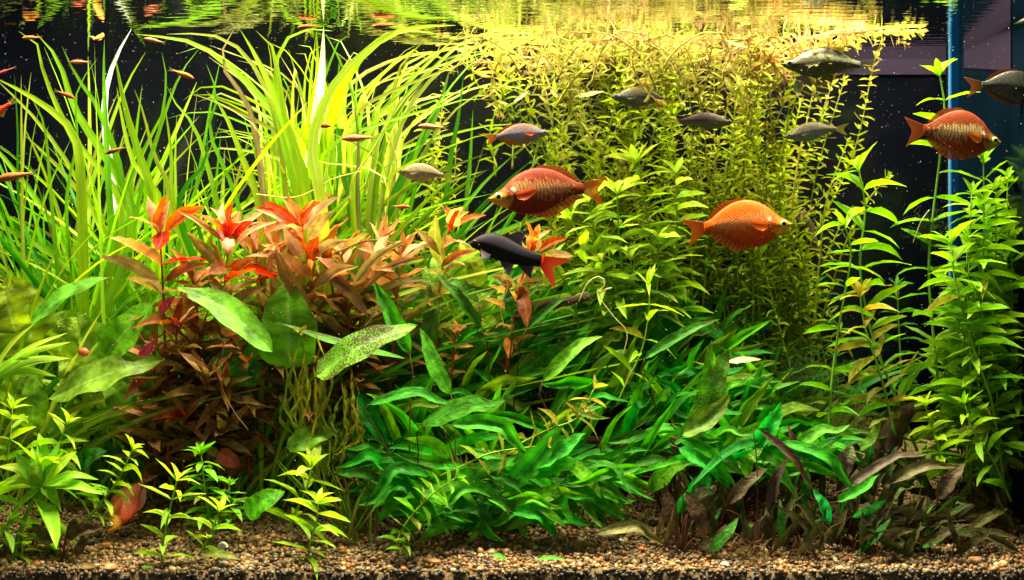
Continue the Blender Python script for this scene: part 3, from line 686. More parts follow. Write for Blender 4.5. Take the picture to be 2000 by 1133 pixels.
# head-on fish
ho = dict(skin=M_silver, paint=silver_paint((.30, .24, .18), (.32, .34, .30), (.36, .36, .30), seed=3), fin=((.3, .24, .16), (.34, .28, .18)), finmat=M_finclear, iris=(.3, .3, .2))
fish('rb', 'small pale silver fish seen nearly head on below the olive silver rainbowfish', (1550, 160), (1566, 186), 0.2, zs=1.0, yaw=1.0, style=ho)

def danio(nose, tail, y, label, body=(.42, .20, .05), stripe=(.85, .22, .02), headc=(.55, .20, .06), bars=True, zs=1.0, yaw=0., bend=0.):
    ds = dict(paint=danio_paint(tuple(v*k for v, k in zip(body, (.75, .45, .3))), stripe, tuple(v*k for v, k in zip(headc, (.8, .45, .3))), bars, R.uniform(0, 3)), skin=M_fish, wide=.085, fin=((.5, .25, .04), (.5, .35, .08)), tail=((.40, .36, .10), (.40, .42, .14)), finmat=M_finclear, iris=(.5, .3, .15), ring=(.3, .1, .05))
    return fish('dn', label, nose, tail, y, zs=zs, yaw=yaw, style=ds, detail=.5, group='small orange fish on the left', bend=bend)
ORG = dict(body=(.48, .26, .06), stripe=(.80, .28, .03), headc=(.55, .32, .08))
PNK = dict(body=(.72, .32, .24), stripe=(.85, .30, .14), headc=(.72, .26, .20), bars=False)
RED = dict(body=(.36, .10, .03), stripe=(.75, .13, .02), headc=(.45, .12, .04))
danio((96, 18), (153, 17), .16, 'amber small fish facing left, topmost of the left corner school', **ORG)
danio((0, 42), (50, 45), .15, 'orange small fish at the left edge just under the surface', **ORG)
danio((43, 74), (84, 73), .17, 'orange brown small fish crossing the leftmost tall ribbon leaf', **ORG)
danio((53, 28), (96, 29), .24, 'faint pink small fish directly under the amber topmost one', **PNK)
danio((51, 57), (96, 59), .25, 'faint pink small fish behind the leftmost tall ribbon leaf', **PNK)
danio((192, 60), (190, 92), .15, 'small orange fish seen head on left of the white ribbon leaf', yaw=1.1, bend=.25, **ORG)
danio((281, 75), (324, 84), .16, 'salmon pink small fish right of the white ribbon leaf', **PNK)
danio((137, 121), (178, 121), .2, 'rose pink small fish left of the white ribbon leaf', **dict(PNK, body=(.75, .22, .20), headc=(.75, .2, .2)))
danio((356, 44), (415, 40), .16, 'barred amber small fish beside the floating ribbon leaf tip', **ORG)
danio((379, 153), (328, 134), .15, 'orange striped small fish slanting down to the right', **dict(ORG, headc=(.6, .2, .05)))
danio((147, 192), (105, 176), .17, 'red brown small fish slanting down across the ribbon leaves', **RED)
danio((204, 300), (250, 286), .13, 'dark olive small fish with orange stripe low among the ribbon leaves', body=(.18, .13, .02), stripe=(.6, .22, .02), headc=(.25, .14, .03))
danio((-8, 350), (76, 336), .12, 'tan small fish half out of the left edge', body=(.50, .26, .10), stripe=(.55, .25, .08), headc=(.5, .25, .1), bars=False)
danio((-40, 244), (34, 192), .10, 'scarlet fish tail entering at the left edge', body=(.75, .08, .02), stripe=(.75, .08, .02), headc=(.7, .1, .03), bars=False, zs=1.2)
danio((-20, 150), (33, 130), .12, 'thin pink red fish tail at the left edge above the scarlet one', body=(.8, .10, .12), stripe=(.8, .1, .12), headc=(.8, .1, .1), bars=False, zs=.5)
danio((580, 54), (628, 50), .14, 'red small fish under the surface at the start of the bright ribbon leaves', **RED)
danio((725, 52), (780, 48), .13, 'dark red small fish, lower of two beside the glaring white leaf', **dict(RED, body=(.22, .06, .02)))
danio((748, 40), (800, 34), .16, 'orange red small fish, upper of two beside the glaring white leaf', **RED)
danio((648, 246), (600, 244), .16, 'red barred small fish facing right in the middle of the ribbon grass', **RED)
danio((667, 271), (740, 268), .14, 'peach pink small fish in front of the ribbon grass, largest of its school', **PNK)
danio((816, 246), (876, 250), .15, 'pale peach small fish beside the small leaved sprigs', **dict(PNK, body=(.65, .40, .30)))
danio((802, 404), (760, 403), .16, 'orange striped small fish above the red stems', **ORG)
danio((1538, 57), (1600, 52), .22, 'red small fish hiding among the floating golden stems', **RED)
danio((760, 2), (830, 1), .22, 'red small fish at the top edge above the glaring white leaf', **RED)

# ------------------------------------------------------------------ ribbon grass (left and middle)
YG = (.30, .52, .020); LG = (.17, .42, .012); DG = (.06, .26, .010); OL = (.34, .40, .05); WH = (.92, .92, .95); TAN = (.60, .46, .22)
def ribbon_plant(px, y, label, group='ribbon grass tufts'):
    s = SC(y); x = (px-1000)*s
    return thing('ribbon_grass', (x, y, ground(x, y)), label, 'water plant', group)
def clampw(pts, eps=0.003):
    out = []
    for q in pts:
        q = Vector(q); q.z = min(q.z, WATER-eps-R.uniform(0, .002)); out.append(q)
    return out
def hero(root, pts, y, wpx, col, mat=None, nrm=None, n=18, twist=0.0):
    b = root.location.copy(); P3 = [P(px, py, yy if yy is not None else y) for px, py, yy in [(q+(None,))[:3] for q in pts]]
    f = P3[0]; b = b+Vector((R.uniform(-.035, .035), R.uniform(-.02, .05), .004)); P3 = [b, b.lerp(f, .5)+Vector((0, 0, .01))]+P3
    return blade('leaf', root, clampw(P3), wpx*.86*SC(y), 'ribbon', mat or M_ribbon, col, nrm or (R.uniform(-.4, .4), -1, .3), .10, .0, n+4, twist)
g = ribbon_plant(250, .30, 'ribbon grass with one bleached white leaf touching the surface at left')
hero(g, [(235, 480, .30), (222, 380, .27), (211, 290, .24), (206, 190, .19), (226, 115, .17), (257, 49, .165)], .17, 26, WH)
hero(g, [(215, 400), (207, 260), (203, 150), (204, 76)], .18, 15, LG)
hero(g, [(305, 420), (275, 310), (246, 215), (224, 107)], .155, 22, YG)
hero(g, [(320, 420), (262, 320), (240, 240), (228, 170)], .165, 16, YG)
hero(g, [(285, 360), (308, 270), (325, 165), (316, 102)], .19, 11, LG)
hero(g, [(270, 400), (310, 260), (350, 150), (389, 95)], .18, 12, LG)
hero(g, [(330, 400), (300, 300), (280, 220), (262, 174)], .19, 14, OL)
g = ribbon_plant(130, .19, 'ribbon grass whose two long leaves arch up into the top left corner')
hero(g, [(240, 420), (140, 265), (88, 150), (70, 80), (37, 33)], .18, 15, YG)
hero(g, [(260, 430), (150, 220), (115, 120), (72, 62)], .20, 22, LG)
hero(g, [(240, 400), (200, 230), (150, 150), (121, 90)], .20, 17, LG)
hero(g, [(160, 400), (145, 265), (70, 195), (-10, 152)], .16, 24, YG)
hero(g, [(130, 420), (150, 280), (150, 180), (190, 115)], .18, 10, LG)
hero(g, [(100, 380), (85, 240), (45, 165)], .22, 10, LG); hero(g, [(40, 420), (35, 260), (28, 145)], .22, 8, DG)
g = ribbon_plant(520, .2, 'ribbon grass with a long leaf floating left along the surface past the white one')
hero(g, [(600, 400), (560, 260), (470, 150), (380, 85), (264, 48)], .20, 19, LG)
hero(g, [(560, 420), (540, 240), (490, 120), (420, 70), (325, 67)], .19, 13, OL)
hero(g, [(470, 420), (410, 260), (424, 190), (403, 125)], .19, 11, LG)
hero(g, [(510, 430), (470, 300), (435, 215), (403, 178)], .17, 18, YG)
hero(g, [(520, 420), (490, 220), (440, 140), (437, 85), (455, 50)], .18, 17, TAN, M_ribbon_spot)
hero(g, [(600, 420), (560, 250), (510, 130), (470, 42)], .17, 26, YG)
hero(g, [(430, 420), (385, 260), (345, 205), (326, 168)], .17, 13, YG)
hero(g, [(345, 430), (335, 300), (322, 206)], .16, 14, YG); hero(g, [(350, 420), (400, 320), (405, 260)], .15, 18, DG)
g = ribbon_plant(640, .28, 'ribbon grass with a broad glaring white leaf bent up at the surface')
hero(g, [(600, 420, .29), (612, 280, .24), (628, 150, .17), (632, 42, .15)], .15, 33, (.80, .88, .46))
hero(g, [(580, 410, .30), (600, 260, .24), (620, 150, .18), (618, 50, .17)], .17, 20, YG)
hero(g, [(610, 430, .28), (640, 260, .22), (690, 130, .16), (780, 60, .14), (890, 36, .14)], .14, 27, YG)
hero(g, [(630, 420), (610, 280), (650, 170), (720, 95), (800, 40)], .13, 26, (.42, .55, .06))
hero(g, [(690, 420, .29), (668, 250, .24), (680, 150, .2), (760, 60, .19), (850, 30, .19)], .19, 24, OL)
hero(g, [(600, 420), (560, 250), (535, 100), (500, 60)], .16, 18, YG)
hero(g, [(585, 420), (548, 250), (540, 120), (580, 55), (650, 35)], .18, 16, YG)
hero(g, [(690, 430), (670, 320), (662, 200), (662, 120)], .24, 28, DG)
g = ribbon_plant(740, .22, 'ribbon grass leaning right with thin olive leaves arching over the dark gap')
hero(g, [(720, 420), (750, 250), (850, 130), (930, 70), (1040, 42)], .20, 11, OL)
hero(g, [(740, 430), (790, 230), (870, 130), (960, 80), (1060, 70)], .21, 10, (.40, .46, .10))
hero(g, [(770, 430), (820, 310), (900, 205), (1005, 158)], .22, 8, OL, M_ribbon_spot)
hero(g, [(730, 400), (770, 230), (860, 120), (950, 100)], .20, 14, LG, M_ribbon_spot)
hero(g, [(760, 430), (800, 320), (850, 230), (880, 130)], .24, 22, DG, M_ribbon_spot)
hero(g, [(860, 450), (880, 310), (895, 230), (905, 150)], .24, 16, DG)
hero(g, [(700, 420), (700, 280), (690, 205), (665, 208)], .17, 11, (.20, .22, .08), M_ribbon_spot)
hero(g, [(690, 400), (720, 260), (790, 170), (850, 110), (905, 30)], .18, 16, YG)
for lab, n_, bx, tx in (('fan of pale ribbon leaves bending left under the surface beside the white leaf', 34, (520, 660), (390, 640)), ('fan of pale ribbon leaves bending right under the surface over the small sprigs', 38, (600, 770), (600, 960))):
    g = ribbon_plant((bx[0]+bx[1])/2, .27, lab, 'ribbon grass fans')
    for i in range(n_+14):
        x0 = R.uniform(*bx); x1 = R.uniform(*tx); yt = R.uniform(30, 210) if R.random() < .65 else R.uniform(180, 330); y = R.uniform(.17, .34)
        xm = x0+(x1-x0)*R.uniform(.1, .5); ym = 420+(yt-420)*R.uniform(.55, .8)
        hero(g, [(x0, 440, .30), (x0+(xm-x0)*.5, (440+ym)/2+20, (.30+y)/2), (xm, ym, y), (x1, yt, y-.01)]+([(x1+(x1-x0)*R.uniform(.1, .5), yt+R.uniform(-10, 30), y-.02)] if R.random() < .6 else []), y, R.uniform(6, 13), jc(R.choice([YG, YG, (.44, .56, .06), (.55, .62, .16), LG, OL]), .15), M_ribbon_spot if R.random() < .12 else None, twist=R.choice([0, 0, .12, -.12]))
def random_ribbons(root, n, px0, px1, y0, y1, hmin, hmax, lean, wr, cols, spot=.12):
    for _ in range(n):
        y = R.uniform(y0, y1); s = SC(y); x = root.location.x+R.uniform(-.035, .035); x = (R.uniform(px0, px1)-1000)*s
        b = Vector((x, y, ground(x, y)))
        L = R.uniform(hmin, hmax); le = R.gauss(lean, .5); cv = R.uniform(-.5, 2.8)*(1 if le >= 0 else -1)
        d = Vector((le*.5, R.uniform(-.14, .10), 1)).normalized(); pts = [b]; q = b.copy(); N_ = 9
        for i in range(N_):
            d = (d+Vector((cv*.10+R.uniform(-.03, .03), R.uniform(-.02, .02), -.015*i)) ).normalized(); d.z = max(d.z, .22)
            q = q+d*(L/N_); q.y = min(BACK-.012, max(.05, q.y)); pts.append(q.copy())
            if q.z > WATER-.008: d.z = min(d.z, 0.0); d.normalize()
        m = M_ribbon_spot if R.random() < spot else M_ribbon
        blade('leaf', root, clampw(pts), R.uniform(*wr)*s, 'ribbon', m, jc(R.choice(cols), .2), (R.uniform(-.8, .8), -1, .2), R.uniform(0, .2), 0.0, 16, R.choice([0, 0, 0, .15, -.2, .35]))
GR = [YG, YG, YG, (.40, .54, .04), LG, LG, DG, OL]
specs = [(480, 600, .22, 'ribbon grass with curling leaves directly left of the glaring white leaf'), (600, 720, .34, 'ribbon grass furthest back behind the peach pink fish'), (60, 190, .33, 'ribbon grass furthest back behind the leftmost tall leaves'), (-50, 40, .20, 'ribbon grass cut off by the left edge, behind the big yellowish leaf'), (40, 130, .24, 'ribbon grass rising behind the drooping striped green leaf at left'),
 (120, 220, .27, 'ribbon grass directly behind the stray red tipped shoot at left'), (200, 300, .24, 'ribbon grass between the white bleached leaf and the red stems'),
 (280, 380, .29, 'ribbon grass behind the leftmost red stem'), (360, 470, .25, 'ribbon grass behind the middle red stem'), (460, 560, .29, 'ribbon grass behind the tallest red stem'),
 (540, 640, .25, 'ribbon grass under the glaring white leaf'), (600, 700, .30, 'ribbon grass in the shade behind the white bent leaf'), (660, 770, .26, 'ribbon grass left of the beige yellow tailed fish'),
 (740, 850, .33, 'dark ribbon grass behind the beige yellow tailed fish')]
for i, (a, b, y, lab) in enumerate(specs):
    g = ribbon_plant((a+b)/2, y, lab)
    tall = 1.08 if i >= 4 and i < 9 else .92
    random_ribbons(g, 40, a, b, y-.05, min(.40, y+.06), .30*tall, .60*tall, .35 if i < 6 else (.25 if i > 9 else .0), (6, 14), GR if i < 10 else [DG, DG, LG], .12)
    if i not in (1,): random_ribbons(g, 34, a-20, b+20, y, min(.40, y+.09), .34, .54, .15, (4, 9), GR, .1)
    random_ribbons(g, 34, a-40, b+40, y-.05, y+.06, .20, .42, R.choice([-.6, .7]), (5, 11), GR, .2)
# short dark ribbon grass in the far shade on the right
for a, b, lab in ((1390, 1500, 'low dark ribbon grass in the shade under the orange rainbowfish'), (1500, 1640, 'low dark ribbon grass in the shade left of the tall right hand stems')):
    g = ribbon_plant((a+b)/2, .33, lab); random_ribbons(g, 12, a, b, .28, .38, .12, .26, .2, (7, 14), [DG, (.02, .18, .02), LG], .2)

# ------------------------------------------------------------------ small leaved thicket (middle and right, back)
SY = (.42, .42, .085); SG = (.32, .41, .03); SO = (.44, .29, .09); SP = (.54, .32, .17); SD = (.14, .24, .012)
def scol(lo, mid, hi): return lambda f: mixc(lo, mid, min(1, f*1.6)) if f < .62 else mixc(mid, hi, (f-.62)/.38)
def thicket(px, ytop, y, label, group, lean=0, float_=None, joined=False, L=30, W=7.5, sp=19, hi=SY, base_py=760, per=3):
    L *= R.uniform(.78, 1.1); W *= R.uniform(.75, 1.05); sp *= R.uniform(.72, .92); bx = R.gauss(0, 75)*(.3 if base_py < 500 else 1); lean = lean+R.gauss(0, 75); ytop = ytop+R.uniform(-8, 45)
    pts = [(px-lean*.2+bx, base_py, y), (px+bx*.6+R.uniform(-34, 34), (base_py*2+ytop)/3, y+R.uniform(-.02, .02)), (px+lean*.35+R.uniform(-40, 40), (base_py+2*ytop)/3, y), (px+lean, ytop, y)]
    if float_:
        for dx, dy in float_: pts.append((px+lean+dx, ytop+dy, y-.012))
    return stem_plant('small_leaved_stem', label, 'water plant', group, pts, sp, L, W, 'small', per, R.uniform(2, 30), scol(SD, SG, hi), (.20, .26, .03), 1.9, .62, 4, joined, .06, start=.08)
T1 = 'small leaved sprig between the ribbon grass and the beige yellow tailed fish'
for px, yt in ((690, 340), (712, 300), (838, 205), (865, 150), (893, 250), (815, 285), (850, 330), (880, 360), (790, 400), (825, 430), (860, 440)):
    thicket(px, yt, R.uniform(.27, .36), T1, 'small leaved sprigs beside the ribbon grass', R.uniform(-20, 20), L=24, W=7, sp=17, hi=SG if yt > 300 else SY, base_py=640)
T2 = 'small leaved stem in the left part of the yellow thicket over the dark gap'
for px, yt in ((962, 150), (985, 95), (1010, 70), (1040, 60), (1065, 130), (1085, 90), (1105, 160), (1120, 75), (1142, 190), (1098, 240), (1130, 260)):
    thicket(px, yt, R.uniform(.26, .36), T2, 'yellow thicket stems, left part', R.uniform(-60, 30), [(R.choice([-50, 50]), -6)] if yt < 100 else None, L=30, W=8, hi=SO if yt < 100 else SY, base_py=330 if px < 1060 else 640)
T3 = 'small leaved stem around the two grey rainbowfish in the yellow thicket'
for i, px in enumerate(np.linspace(1120, 1450, 33)):
    yt = R.choice([62, 70, 60, 85, 130, 180, 230, 300]); thicket(px+R.uniform(-14, 14), yt, R.uniform(.245, .35), T3, 'yellow thicket stems, middle part', R.uniform(-40, 40), [(R.choice([-60, 60]), -4), (R.choice([-110, 110]), -2)] if yt < 90 else None, L=31, W=8.5, hi=R.choice([SO, SY, SY]))
T4 = 'small leaved stem in the right part of the yellow thicket behind the orange rainbowfish'
for i, px in enumerate(np.linspace(1440, 1590, 20)):
    yt = R.choice([60, 75, 90, 150, 210, 260, 330]); thicket(px+R.uniform(-10, 10), yt, R.uniform(.245, .35), T4, 'yellow thicket stems, right part', R.uniform(-30, 50), [(R.choice([-60, 50]), -4)] if yt < 80 else None, L=29, W=8, hi=R.choice([SO, SY, SG]))
# dense shaded stems right behind, leaves too small and crowded to pick apart
T5 = 'shaded stem deep in the back of the yellow thicket'
for i, px in enumerate(np.linspace(1090, 1570, 40)):
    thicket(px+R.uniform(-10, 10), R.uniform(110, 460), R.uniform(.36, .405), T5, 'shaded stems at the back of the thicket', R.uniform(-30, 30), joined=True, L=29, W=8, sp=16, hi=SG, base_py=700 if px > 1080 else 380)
stem_plant('small_leaved_stem', 'arching stem with drooping small leaves beside the silver blue rainbowfish', 'water plant', None, [(1590, 640, .26), (1600, 520, .25), (1615, 390, .24), (1655, 280, .24)], 17, 30, 8, 'small', 2, 10, lambda f: SG, (.36, .42, .04), 2.2, .7, 4)
stem_plant('small_leaved_stem', 'stem with paired small leaves hanging below the small head on silver fish', 'water plant', None, [(1545, 420, .26), (1560, 310, .25), (1578, 230, .25), (1592, 160, .24)], 17, 28, 8, 'small', 3, 10, lambda f: SY, (.5, .48, .05), 2.2, .7, 4)
stem_plant('small_leaved_stem', 'small green sprig leaning right above the dark gap near the right hand stems', 'water plant', None, [(1600, 640, .30), (1650, 480, .29), (1690, 400, .29), (1733, 345, .28)], 17, 26, 7, 'small', 3, 12, lambda f: SG, (.3, .34, .04), 2.2, .7, 4)
for lab, pth, hi in (('golden shoot drooping down from the mat into the dark gap at its left', [(1040, 75, .25), (985, 105, .24), (960, 160, .23), (975, 215, .23)], SO), ('golden shoot arching left out of the mat over the ribbon grass', [(1090, 90, .24), (1010, 70, .23), (930, 95, .22), (890, 130, .22)], SY),
   ('golden shoot drooping in front of the mat above the olive silver fish', [(1440, 70, .2), (1490, 100, .19), (1530, 150, .19)], SO), ('golden shoot curling down from the mat in the middle', [(1250, 70, .2), (1235, 120, .19), (1255, 170, .19), (1280, 195, .19)], SO), ('golden shoot sweeping right under the mat behind the olive silver fish', [(1430, 180, .25), (1520, 120, .24), (1600, 105, .24), (1650, 85, .24)], SY), ('pale shoot leaning over the black gap left of the grey rainbowfish', [(1180, 300, .24), (1110, 210, .23), (1075, 170, .23), (1045, 165, .23)], SY)):
    stem_plant('small_leaved_stem', lab, 'water plant', None, pth, 15, 38, 9, 'small', 3, 18, lambda f, hi=hi: mixc(SY, hi, f), (.45, .42, .08), 2.2, .7, 5)
# floating golden shoots lying along the surface
FL = 'golden shoot floating flat under the surface in the tangled mat'
for i in range(34):
    px = R.uniform(1010, 1600); y = R.uniform(.14, .38); yt = 566.5-(WATER-.006-ZC)/SC(y); dx = R.choice([-1, 1])*R.uniform(70, 170)
    stem_plant('small_leaved_stem', FL, 'water plant', 'golden shoots floating under the surface', [(px, yt+R.uniform(70, 150), y), (px+dx*.2, yt+R.uniform(25, 50), y), (px+dx*.6, yt+8, y-.01), (px+dx, yt+R.uniform(0, 14), y-.02)], 15, 34, 8.5, 'small', 4, 18, lambda f, c=R.choice([SO, SO, SP, SY]): tuple(v*.62 for v in mixc(SY, c, f)), (.4, .33, .08), 2.0, .65, 5, False, .05)
stem_plant('small_leaved_stem', 'long golden shoot curving out over the purple corner at the surface', 'water plant', None, [(1540, 105, .21), (1620, 88, .20), (1690, 66, .195), (1740, 46, .19), (1788, 38, .185)], 15, 38, 10, 'small', 4, 24, lambda f: mixc(SY, (.62, .55, .12), f), (.62, .58, .12), 3.2, .7, 6)
stem_plant('small_leaved_stem', 'bushy pinkish gold shoot tip at the surface left of the purple corner', 'water plant', None, [(1450, 150, .20), (1520, 105, .19), (1580, 75, .18), (1650, 60, .175), (1672, 55, .175)], 11, 38, 9, 'small', 5, 22, lambda f: mixc(SO, (.80, .45, .25), f), (.6, .5, .12), 2.6, .8, 6)
stem_plant('small_leaved_stem', 'bare yellow shoot slanting up through the dark hole in the thicket', 'water plant', None, [(1085, 210, .22), (1120, 155, .21), (1160, 120, .2), (1205, 78, .2)], 40, 34, 9, 'small', 2, 40, lambda f: SY, (.55, .55, .06), 3.0, .8, 3)

# ------------------------------------------------------------------ broad lance leaved stems
HG = (.25, .50, .014); HY = (.38, .56, .03); HD = (.13, .35, .015); HB = (.26, .23, .03)
def hcol(lo, hi): return lambda f: mixc(lo, hi, f)
def lance(label, path, sp=30, L=62, W=15, lo=HD, hi=HG, old=.05, per=2, elev=12, group=None, tip=3, top=.6, stemr=2.4, skip=.05, start=0.05, flat=.45):
    return stem_plant('lance_leaved_stem', label, 'water plant', group, path, sp, L, W, 'lance', per, elev, hcol(lo, hi), (.20, .38, .03), stemr, top, tip, False, skip, old=old, start=start, flat=flat)
# right side
lance('tallest right hand stem, its leafy tip above the high backed red rainbowfish', [(1850, 900, .20), (1822, 640, .19), (1815, 500, .19), (1838, 290, .18), (1845, 210, .18), (1836, 150, .18)], 46, 72, 19, HD, HG, .04, tip=4, top=.75, stemr=3)
lance('tall stem in front of the lower blue glass edge, right of the tallest one', [(1960, 930, .22), (1942, 700, .2), (1925, 480, .2), (1921, 320, .2)], 34, 74, 18, HD, HG, .02, tip=4, top=.8)
lance('spreading stem left of the dark gap with long level leaves', [(1800, 900, .16), (1735, 740, .16), (1700, 640, .16), (1680, 520, .16), (1690, 410, .16), (1678, 335, .16)], 38, 84, 17, HD, HG, .05, tip=3, top=.8, stemr=3)
lance('thin stem with paired leaves between the thicket and the spreading stem', [(1618, 930, .14), (1622, 780, .14), (1640, 630, .14), (1662, 500, .14), (1650, 440, .14)], 40, 72, 16, HD, HG, .05, top=.7, stemr=3)
lance('dark stemmed plant with algae browned leaves in front of the dark gap', [(1748, 850, .12), (1722, 740, .12), (1690, 640, .12), (1680, 580, .12)], 30, 68, 15, (.16, .20, .03), (.34, .27, .03), .75, tip=3, top=.8, stemr=2.6)
lance('stem bending across the right hand bush from upper left to lower right', [(1960, 940, .12), (1938, 790, .12), (1905, 690, .12), (1868, 560, .12), (1858, 480, .12)], 32, 78, 19, HD, HG, .1, top=.75, stemr=3)
RB = 'leafy stem in the crowded bush along the right edge'
for i, (px, yt) in enumerate(((1898, 380), (1945, 370), (1968, 350), (1990, 430), (1930, 450), (1912, 520), (1960, 520), (1995, 560), (1880, 600), (1940, 620), (1975, 660), (1905, 690), (2010, 400), (2012, 650), (1850, 690), (1880, 760), (1930, 760), (1985, 770), (1922, 400), (1975, 470), (1890, 470), (1952, 580), (2000, 520), (1918, 640), (1870, 540), (1990, 680), (1960, 720), (1905, 820))):
    lance(RB, [(px+R.uniform(-20, 30), 940, .14+.012*(i % 9)), (px+R.uniform(-12, 20), (940+yt)/2+80, .14+.012*(i % 9)), (px+R.uniform(-12, 12), (940+yt)/2-60, .14+.012*(i % 9)), (px, yt, .14+.012*(i % 9))], 22, 76, 17, (.22, .44, .02), (.30, .54, .025), .03, group='leafy stems along the right edge')
lance('small bright shoot standing low before the dark log', [(1840, 930, .10), (1832, 870, .10), (1815, 820, .10), (1808, 795, .10)], 20, 52, 13, HG, HY, .0, top=.8)
lance('low shoot with pale leaves in the bush before the right corner', [(1975, 980, .10), (1940, 900, .10), (1900, 840, .10), (1885, 790, .10)], 26, 60, 15, HD, HG, .1)
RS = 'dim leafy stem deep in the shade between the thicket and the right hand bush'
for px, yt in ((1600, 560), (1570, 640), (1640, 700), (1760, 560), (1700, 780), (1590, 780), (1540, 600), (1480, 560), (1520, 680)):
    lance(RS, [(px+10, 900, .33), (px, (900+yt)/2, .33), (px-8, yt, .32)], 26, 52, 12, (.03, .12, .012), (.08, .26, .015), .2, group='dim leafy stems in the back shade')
# middle
lance('bright broad leaved stem right behind the tail of the deep red rainbowfish', [(1290, 640, .22), (1280, 540, .21), (1264, 420, .20), (1243, 320, .20)], 30, 66, 18, HG, (.44, .60, .06), .0, tip=4, top=.9)
lance('broad leaved stem leaning left under the tail of the deep red rainbowfish', [(1240, 640, .21), (1190, 545, .20), (1150, 500, .20), (1116, 430, .20)], 30, 62, 18, HG, HY, .05, tip=3, top=.85)
lance('broad leaved stem left of the orange rainbowfish tail', [(1325, 640, .23), (1320, 530, .22), (1305, 440, .22), (1290, 385, .22)], 28, 60, 16, HG, HY, .0)
lance('narrow pale rosette rising out of the green crypt mound at centre', [(1205, 790, .15), (1225, 745, .15), (1255, 680, .15), (1268, 600, .15), (1267, 560, .15)], 32, 64, 11, HG, HY, .25, tip=3, top=.85, stemr=2.0)
for (px, yt, bx, by), lab in zip(((1085, 520, 1130, 640), (1150, 395, 1215, 620), (1205, 380, 1235, 620), (1320, 340, 1300, 620), (1175, 515, 1205, 660), (1285, 470, 1275, 640), (1232, 510, 1245, 660)),
    ('pale lime leafy stem lowest and leftmost under the red fish tail', 'pale lime leafy stem touching the tail fin of the deep red rainbowfish', 'pale lime leafy stem just right of that touching the red tail fin', 'tall pale lime leafy stem nearest the left of the orange rainbowfish', 'pale lime leafy stem in front of the root knot', 'pale lime leafy stem pointing up between root knot and orange rainbowfish', 'short pale lime leafy stem directly above the pale centre rosette')):
    lance(lab, [(bx, by, .215), ((px+bx)/2+R.uniform(-12, 12), (yt+by)/2, .205), (px, yt, .195)], 22, 62, 17, (.26, .46, .02), (.44, .60, .07), .03, tip=3, top=.85)
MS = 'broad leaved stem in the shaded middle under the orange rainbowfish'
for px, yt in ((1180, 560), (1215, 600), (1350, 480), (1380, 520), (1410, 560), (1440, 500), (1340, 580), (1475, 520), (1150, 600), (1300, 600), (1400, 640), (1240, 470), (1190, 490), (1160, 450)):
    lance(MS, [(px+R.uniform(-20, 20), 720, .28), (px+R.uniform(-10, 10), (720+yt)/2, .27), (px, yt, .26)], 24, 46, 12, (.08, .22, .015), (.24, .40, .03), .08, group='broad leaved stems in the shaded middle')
# foreground left
lance('bushy bright shoot standing upright left of the diving orange fish', [(165, 1020, .05), (195, 985, .05), (232, 935, .05), (258, 880, .05)], 15, 46, 12, HG, HY, .0, tip=4, top=.75, stemr=2.2)
lance('tallest bright shoot of the front pair right of the diving orange fish', [(318, 1108, .02), (317, 1070, .02), (328, 1010, .02), (345, 940, .02)], 19, 58, 13, HG, (.42, .60, .05), .0, tip=3, top=.85, stemr=2.6)
lance('dense green rosette behind the front pair of bright shoots', [(420, 1040, .07), (405, 990, .07), (398, 935, .07), (393, 890, .07)], 12, 50, 14, HD, (.18, .48, .015), .02, tip=4, top=.8, per=3)
lance('second dense green rosette touching the first on its right', [(450, 1030, .08), (450, 990, .08), (447, 950, .08)], 12, 46, 12, HD, (.18, .46, .015), .02, per=3)
lance('short bright shoot leaning right at the front glass', [(388, 1085, .03), (408, 1050, .03), (428, 1000, .03)], 18, 58, 13, HG, (.42, .60, .05), .0, tip=3, top=.9, stemr=2.6)
lance('broad bright shoot with its tip above the others right of the small round leaf', [(560, 1040, .07), (578, 1000, .07), (600, 950, .07), (608, 915, .07)], 20, 70, 20, HG, HY, .03, tip=4, top=.85, stemr=2.6)
lance('slender bright shoot in the open gravel with narrow level leaves', [(599, 1112, .03), (606, 1060, .03), (618, 1020, .03), (621, 985, .03)], 17, 62, 12, HG, (.42, .60, .05), .0, tip=3, top=.9, stemr=2.2)
lance('large leaved bright shoot at the lower left edge', [(30, 1060, .05), (48, 1010, .05), (70, 960, .05), (78, 930, .05)], 22, 120, 28, HG, (.30, .56, .02), .0, tip=4, top=.95, stemr=3.4)
lance('leafy shoot in front of the dark round leaf near the left edge', [(85, 960, .07), (100, 910, .07), (118, 860, .07), (130, 830, .07)], 18, 58, 14, HD, HY, .0, tip=4, top=.85, stemr=2.4)
lance('small yellow shoot at the left edge below the long bright leaves', [(15, 960, .07), (14, 900, .07), (20, 850, .07), (24, 800, .07)], 20, 56, 13, HG, HY, .0, tip=3, top=.8)
lance('tiny rosette on the gravel in the lower left corner', [(42, 1095, .03), (44, 1075, .03), (45, 1050, .03)], 9, 34, 10, HG, HY, .0, tip=3)
lance('leaning bright shoot at the left edge above the tiny rosette', [(-20, 1090, .03), (0, 1050, .03), (20, 1015, .03)], 18, 60, 15, HD, HG, .0)
lance('small creeping shoot under the left flank of the green mound', [(768, 1075, .03), (795, 1020, .03), (845, 965, .03), (888, 935, .03)], 17, 44, 13, (.08, .34, .02), (.18, .46, .02), .25, tip=3, top=.8, stemr=2.2)
lance('tiny green rosette on the gravel below the creeping shoot', [(785, 1085, .02), (787, 1072, .02), (790, 1058, .02)], 8, 30, 9, HD, HG, .0, tip=3)
lance('yellowing sprig lying across the green mound left of centre', [(860, 930, .07), (905, 910, .07), (960, 885, .07), (1060, 870, .07)], 24, 40, 11, (.24, .32, .03), (.42, .38, .04), .7, tip=2, top=.8, stemr=2.2)
